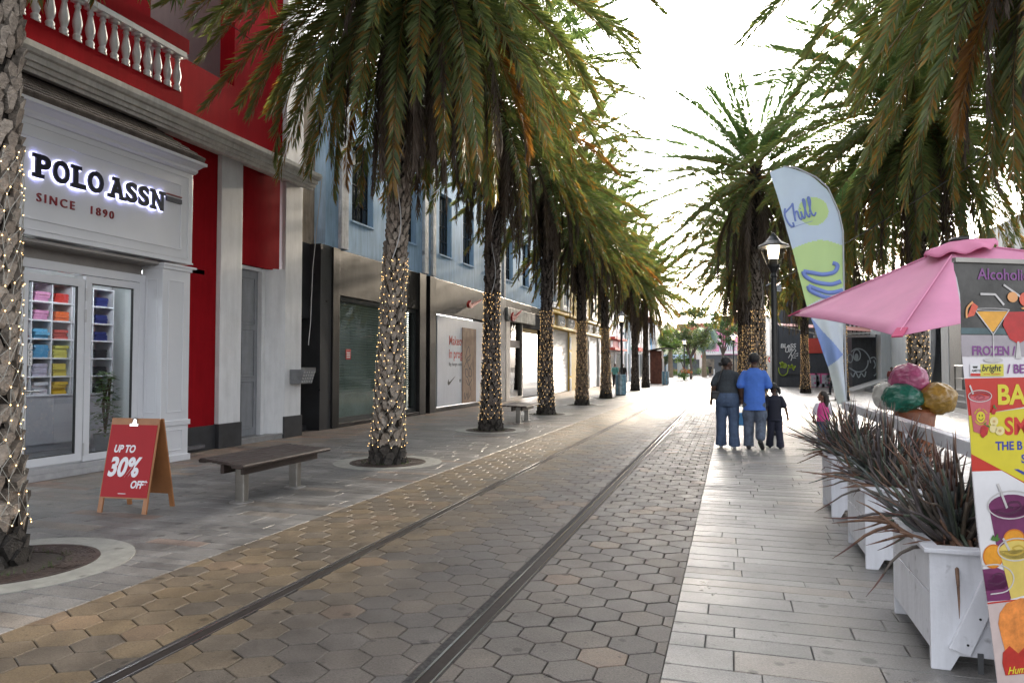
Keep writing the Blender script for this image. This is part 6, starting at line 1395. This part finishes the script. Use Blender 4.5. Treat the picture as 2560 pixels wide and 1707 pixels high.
blob(b,'shirt',M('blue_cloth',(.055,.15,.52),.8,var=.16,scale=5,bump=1.0,bscale=7),Mn,.010,4)
b=MB(); torso(b,[(.74,.175,.135,0,0),(.86,.17,.13,0,0),(.98,.155,.12,0,0)])
caps(b,[(-.09,0,.80),(-.10,.05,.47),(-.105,.03,.16)],[.11,.095,.085]); caps(b,[(.09,0,.80),(.105,.02,.47),(.09,-.18,.24)],[.11,.095,.085]); b.tube([(-.105,.03,.2),(-.105,.03,.05)],[.086,.09],12)
for s,p in ((-1,(-.185,.03,.62)),(1,(.19,.01,.62))): b.ball(*p,.03,.07,.09,n=10,m=8)
blob(b,'trousers',M('camo_denim',(.085,.105,.145),.85,var=.5,scale=9,bump=.5,bscale=14),Mn,.010,4)
b=MB(); caps(b,[(-.105,-.03,.035),(-.105,.18,.03)],[.045,.04]); caps(b,[(.085,-.265,.15),(.125,-.09,.035)],[.046,.042]); blob(b,'shoes',M('black_shoe',(.015,.014,.015),.5),Mn,.008,3)
b=MB(); b.ball(0,-.006,1.640,.097,.106,.100,n=20,m=14,nzf=lump(3,.05)); blob(b,'hair',hairm,Mn,.009,2); eyes(Pm,1.02,Mn)
# child ---------------------------------------------------------------------
Ch = thing('person','child in a black t-shirt and dark trousers with a side ponytail, walking beside the man','person',(.735,13.85,0)); k=.8
b=MB(); torso(b,[(.56,.10,.08,0,0),(.64,.11,.085,0,0),(.74,.10,.078,0,0),(.86,.115,.078,0,0),(.92,.10,.065,0,0),(.96,.045,.042,0,0)])
caps(b,[(0,0,.94),(-.01,.01,1.02)],[.038,.036]); Pc=head(b,(-.02,.02,1.085),.86,12)
caps(b,[(-.115,0,.91),(-.165,-.02,.73),(-.15,.04,.58)],[.036,.028,.021]); hand(b,(-.148,.045,.565),(.05,.15,-1),(1,0,0),.68,.7,1)
caps(b,[(.115,0,.91),(.18,-.02,.75),(.22,.03,.60)],[.036,.028,.021]); hand(b,(.222,.035,.585),(.1,.1,-1),(-1,0,0),.68,.5,-1)
for s,ay in ((-1,.10),(1,-.05)): caps(b,[(s*.055,0,.58),(s*.07,.03,.33),(s*.08,ay-.03,.06)],[.06,.045,.032]); caps(b,[(s*.08,ay-.04,.03),(s*.085,ay+.08,.022)],[.026,.022])
blob(b,'body',skinm,Ch,.006,3)
b=MB(); torso(b,[(.54,.125,.10,0,0),(.66,.122,.098,0,0),(.78,.12,.095,0,0),(.87,.128,.09,0,0),(.925,.11,.07,0,0),(.96,.058,.048,0,0)])
for s in (-1,1): caps(b,[(s*.105,0,.91),(s*.14,-.01,.84),(s*.155,-.015,.775)],[.05,.05,.055])
blob(b,'shirt',M('black_cloth',(.012,.013,.024),.85,var=.1,bump=.4,bscale=10),Ch,.008,4)
b=MB(); torso(b,[(.50,.12,.10,0,0),(.60,.118,.095,0,0),(.68,.105,.085,0,0)])
for s,ay in ((-1,.10),(1,-.05)): caps(b,[(s*.06,0,.54),(s*.07,.03,.32),(s*.085,ay-.02,.10)],[.075,.065,.062]); b.tube([(s*.085,ay-.02,.14),(s*.087,ay,.035)],[.064,.072],12)
blob(b,'trousers',M('dark_trousers',(.016,.018,.034),.85,var=.12,bump=.3,bscale=14),Ch,.008,4)
b=MB()
for s,ay in ((-1,.10),(1,-.05)): caps(b,[(s*.085,ay-.04,.028),(s*.09,ay+.09,.022)],[.032,.028])
blob(b,'shoes',MATS['black_shoe'],Ch,.007,2)
b=MB(); b.ball(-.02,.008,1.115,.076,.086,.082,n=16,m=12); b.ball(.066,-.03,1.085,.03,n=10,m=8); caps(b,[(.08,-.03,1.06),(.088,-.03,1.0)],[.03,.022]); blob(b,'hair',hairm,Ch,.007,2); eyes(Pc,.86,Ch)
# little girl in pink -------------------------------------------------------
Gi = thing('person','little girl in a pink and white top with long dark hair behind the farthest aloe','person',(1.62,14.5,0))
b=MB(); torso(b,[(.44,.085,.07,0,0),(.52,.095,.075,0,0),(.62,.09,.07,0,0),(.72,.10,.07,0,0),(.78,.085,.055,0,0),(.815,.04,.038,0,0)])
caps(b,[(0,0,.80),(0,.008,.87)],[.034,.032]); Pg=head(b,(-.005,.01,.93),.82,72)
caps(b,[(-.10,0,.765),(-.15,.0,.62),(-.16,.05,.50)],[.03,.024,.019]); hand(b,(-.16,.055,.485),(0,.2,-1),(1,0,0),.6,.6,1)
caps(b,[(.10,0,.765),(.16,.0,.64),(.21,.03,.56)],[.03,.024,.019]); hand(b,(.214,.035,.55),(.6,.2,-.7),(0,0,-1),.6,.5,-1)
for s in (-1,1): caps(b,[(s*.05,0,.44),(s*.055,.02,.25),(s*.06,0,.05)],[.05,.038,.028]); caps(b,[(s*.06,-.01,.028),(s*.065,.08,.022)],[.024,.02])
blob(b,'body',skin2,Gi,.006,3)
b=MB(); torso(b,[(.46,.115,.10,0,0),(.58,.105,.085,0,0),(.70,.11,.085,0,0),(.775,.095,.065,0,0),(.81,.05,.045,0,0)])
blob(b,'vest',M('pink_cloth',(.62,.06,.25),.8,var=.06,bump=.3,bscale=12),Gi,.007,3)
b=MB()
for s in (-1,1): caps(b,[(s*.092,0,.76),(s*.128,0,.68),(s*.15,.01,.60)],[.045,.043,.042])
blob(b,'sleeves',M('white_cloth',(.6,.56,.62),.8,var=.05),Gi,.007,3)
b=MB(); torso(b,[(.40,.10,.085,0,0),(.50,.10,.085,0,0)]); 
for s in (-1,1): caps(b,[(s*.05,0,.44),(s*.056,.02,.25),(s*.06,0,.10)],[.06,.05,.045])
blob(b,'trousers',denim,Gi,.008,3)
b=MB(); b.ball(.012,.012,.955,.072,.074,.078,n=16,m=12); caps(b,[(.05,-.02,.93),(.062,-.03,.84),(.05,-.035,.74)],[.055,.05,.035]); blob(b,'hair',M('hair_dark_brown',(.018,.011,.008),.5,var=.3,scale=60,bump=.5,bscale=90),Gi,.007,2); eyes(Pg,.82,Gi)
b=MB()
for s in (-1,1): caps(b,[(s*.06,-.015,.026),(s*.066,.09,.022)],[.03,.026])
blob(b,'shoes',MATS['pale_shoe'],Gi,.007,2)
# strolling and distant people ------------------------------------------------
def walker(x,y,H,label,top,bot,hair,skin,ph=1.,long_=False,bare=False,rz=0.,group=None):
    t = thing('person',label,'person',(x,y,0),group); t.rotation_euler=(0,0,rz); k=H/1.7; V=lambda *p: tuple(q*k for q in p)
    b=MB(); torso(b,[tuple(q*k for q in r) for r in ((.82,.14,.11,0,0),(.95,.16,.12,0,0),(1.06,.145,.11,0,0),(1.25,.17,.11,0,0),(1.36,.15,.09,0,0),(1.43,.055,.05,0,0))])
    caps(b,[V(0,0,1.40),V(0,.01,1.50)],[.05*k,.048*k]); head(b,V(0,.015,1.575),k,0)
    for s in (-1,1):
        caps(b,[V(s*.17,0,1.37),V(s*.225,-.04*s*ph,1.10),V(s*.22,.06-.08*s*ph,.88)],[.05*k,.04*k,.03*k]); hand(b,V(s*.22,.065-.08*s*ph,.86),(0,.1,-1),(-s,0,0),k,.6,s*-1)
        f=.13*s*ph; caps(b,[V(s*.085,0,.86),V(s*.09,.04+f*.5,.47),V(s*.09,f-.04,.09)],[.08*k,.055*k,.04*k]); caps(b,[V(s*.09,f-.06,.045),V(s*.095,f+.11,.03)],[.035*k,.03*k])
    blob(b,'body',skin,t,.012,2)
    b=MB(); z0=.72 if long_ else .90; torso(b,[tuple(q*k for q in r) for r in ((z0,.185,.145,0,0),(1.05,.175,.135,0,0),(1.25,.195,.135,0,0),(1.36,.17,.105,0,0),(1.43,.07,.06,0,0))])
    for s in (-1,1): caps(b,[V(s*.165,0,1.36),V(s*.205,-.02*s*ph,1.22),V(s*.218,-.03*s*ph,1.13)],[.068*k,.066*k,.064*k])
    blob(b,'shirt',top,t,.014,3)
    b=MB(); torso(b,[tuple(q*k for q in r) for r in ((.76,.17,.13,0,0),(.98,.16,.125,0,0))])
    for s in (-1,1):
        f=.13*s*ph; ze=.47 if bare else .14; pts=[V(s*.088,0,.82),V(s*.09,.04+f*.5,.50)]+([] if bare else [V(s*.09,f-.03,ze)]); caps(b,pts,[.10*k,.078*k]+([] if bare else [.065*k]))
    blob(b,'trousers',bot,t,.014,3)
    b=MB(); b.ball(*V(0,-.002,1.615),.085*k,.095*k,.082*k,n=14,m=10); blob(b,'hair',hair,t,.013,2)
    b=MB()
    for s in (-1,1): f=.13*s*ph; caps(b,[V(s*.09,f-.07,.04),V(s*.095,f+.13,.03)],[.042*k,.038*k])
    blob(b,'shoes',MATS['black_shoe'],t,.013,2); return t
cl = lambda n,c: M(n,c,.8,var=.08,bump=.3,bscale=10)
walker(-7.95,50.6,1.66,'pedestrian in a teal shirt and dark trousers on the shop-side pavement',cl('teal_cloth',(.14,.42,.42)),cl('dark_cloth',(.02,.022,.03)),M('hair_brown',(.05,.03,.02),.6),skin2,1.)
walker(-7.25,49.6,1.66,'pedestrian in a black shirt between the teal and the grey-shirted walkers',cl('black_shirt_cloth',(.02,.018,.018)),MATS['dark_cloth'],M('hair_grey',(.22,.20,.19),.6),skin2,-1.)
walker(-6.75,51.8,1.68,'pedestrian in a long pale grey shirt and black shorts, nearest the unlit palms',cl('pale_grey_cloth',(.40,.40,.46)),MATS['dark_cloth'],MATS['hair_brown'],skin2,1.,True,True)
walker(wx(1775,100),100,1.68,'distant person in black standing by the shops at the end of the street',MATS['black_shirt_cloth'],MATS['dark_cloth'],hairm,skin2,.3,True,True)
walker(wx(1761,108),108,1.65,'distant person in a pale top under the red sign letters',MATS['pale_grey_cloth'],MATS['dark_cloth'],MATS['hair_brown'],skin2,.5)
walker(wx(2083,40),40,1.65,'person mostly hidden behind the feather flag, one dark trouser leg stepping out',MATS['black_shirt_cloth'],MATS['dark_cloth'],hairm,skin2,1.6,False,False,R(90))
walker(wx(2228,43.2),43.2,1.45,'person on the steps, only the head showing above the pink scoop',cl('dim_red_cloth',(.20,.04,.04)),MATS['dark_cloth'],hairm,skinm,.2,False,False,R(180))
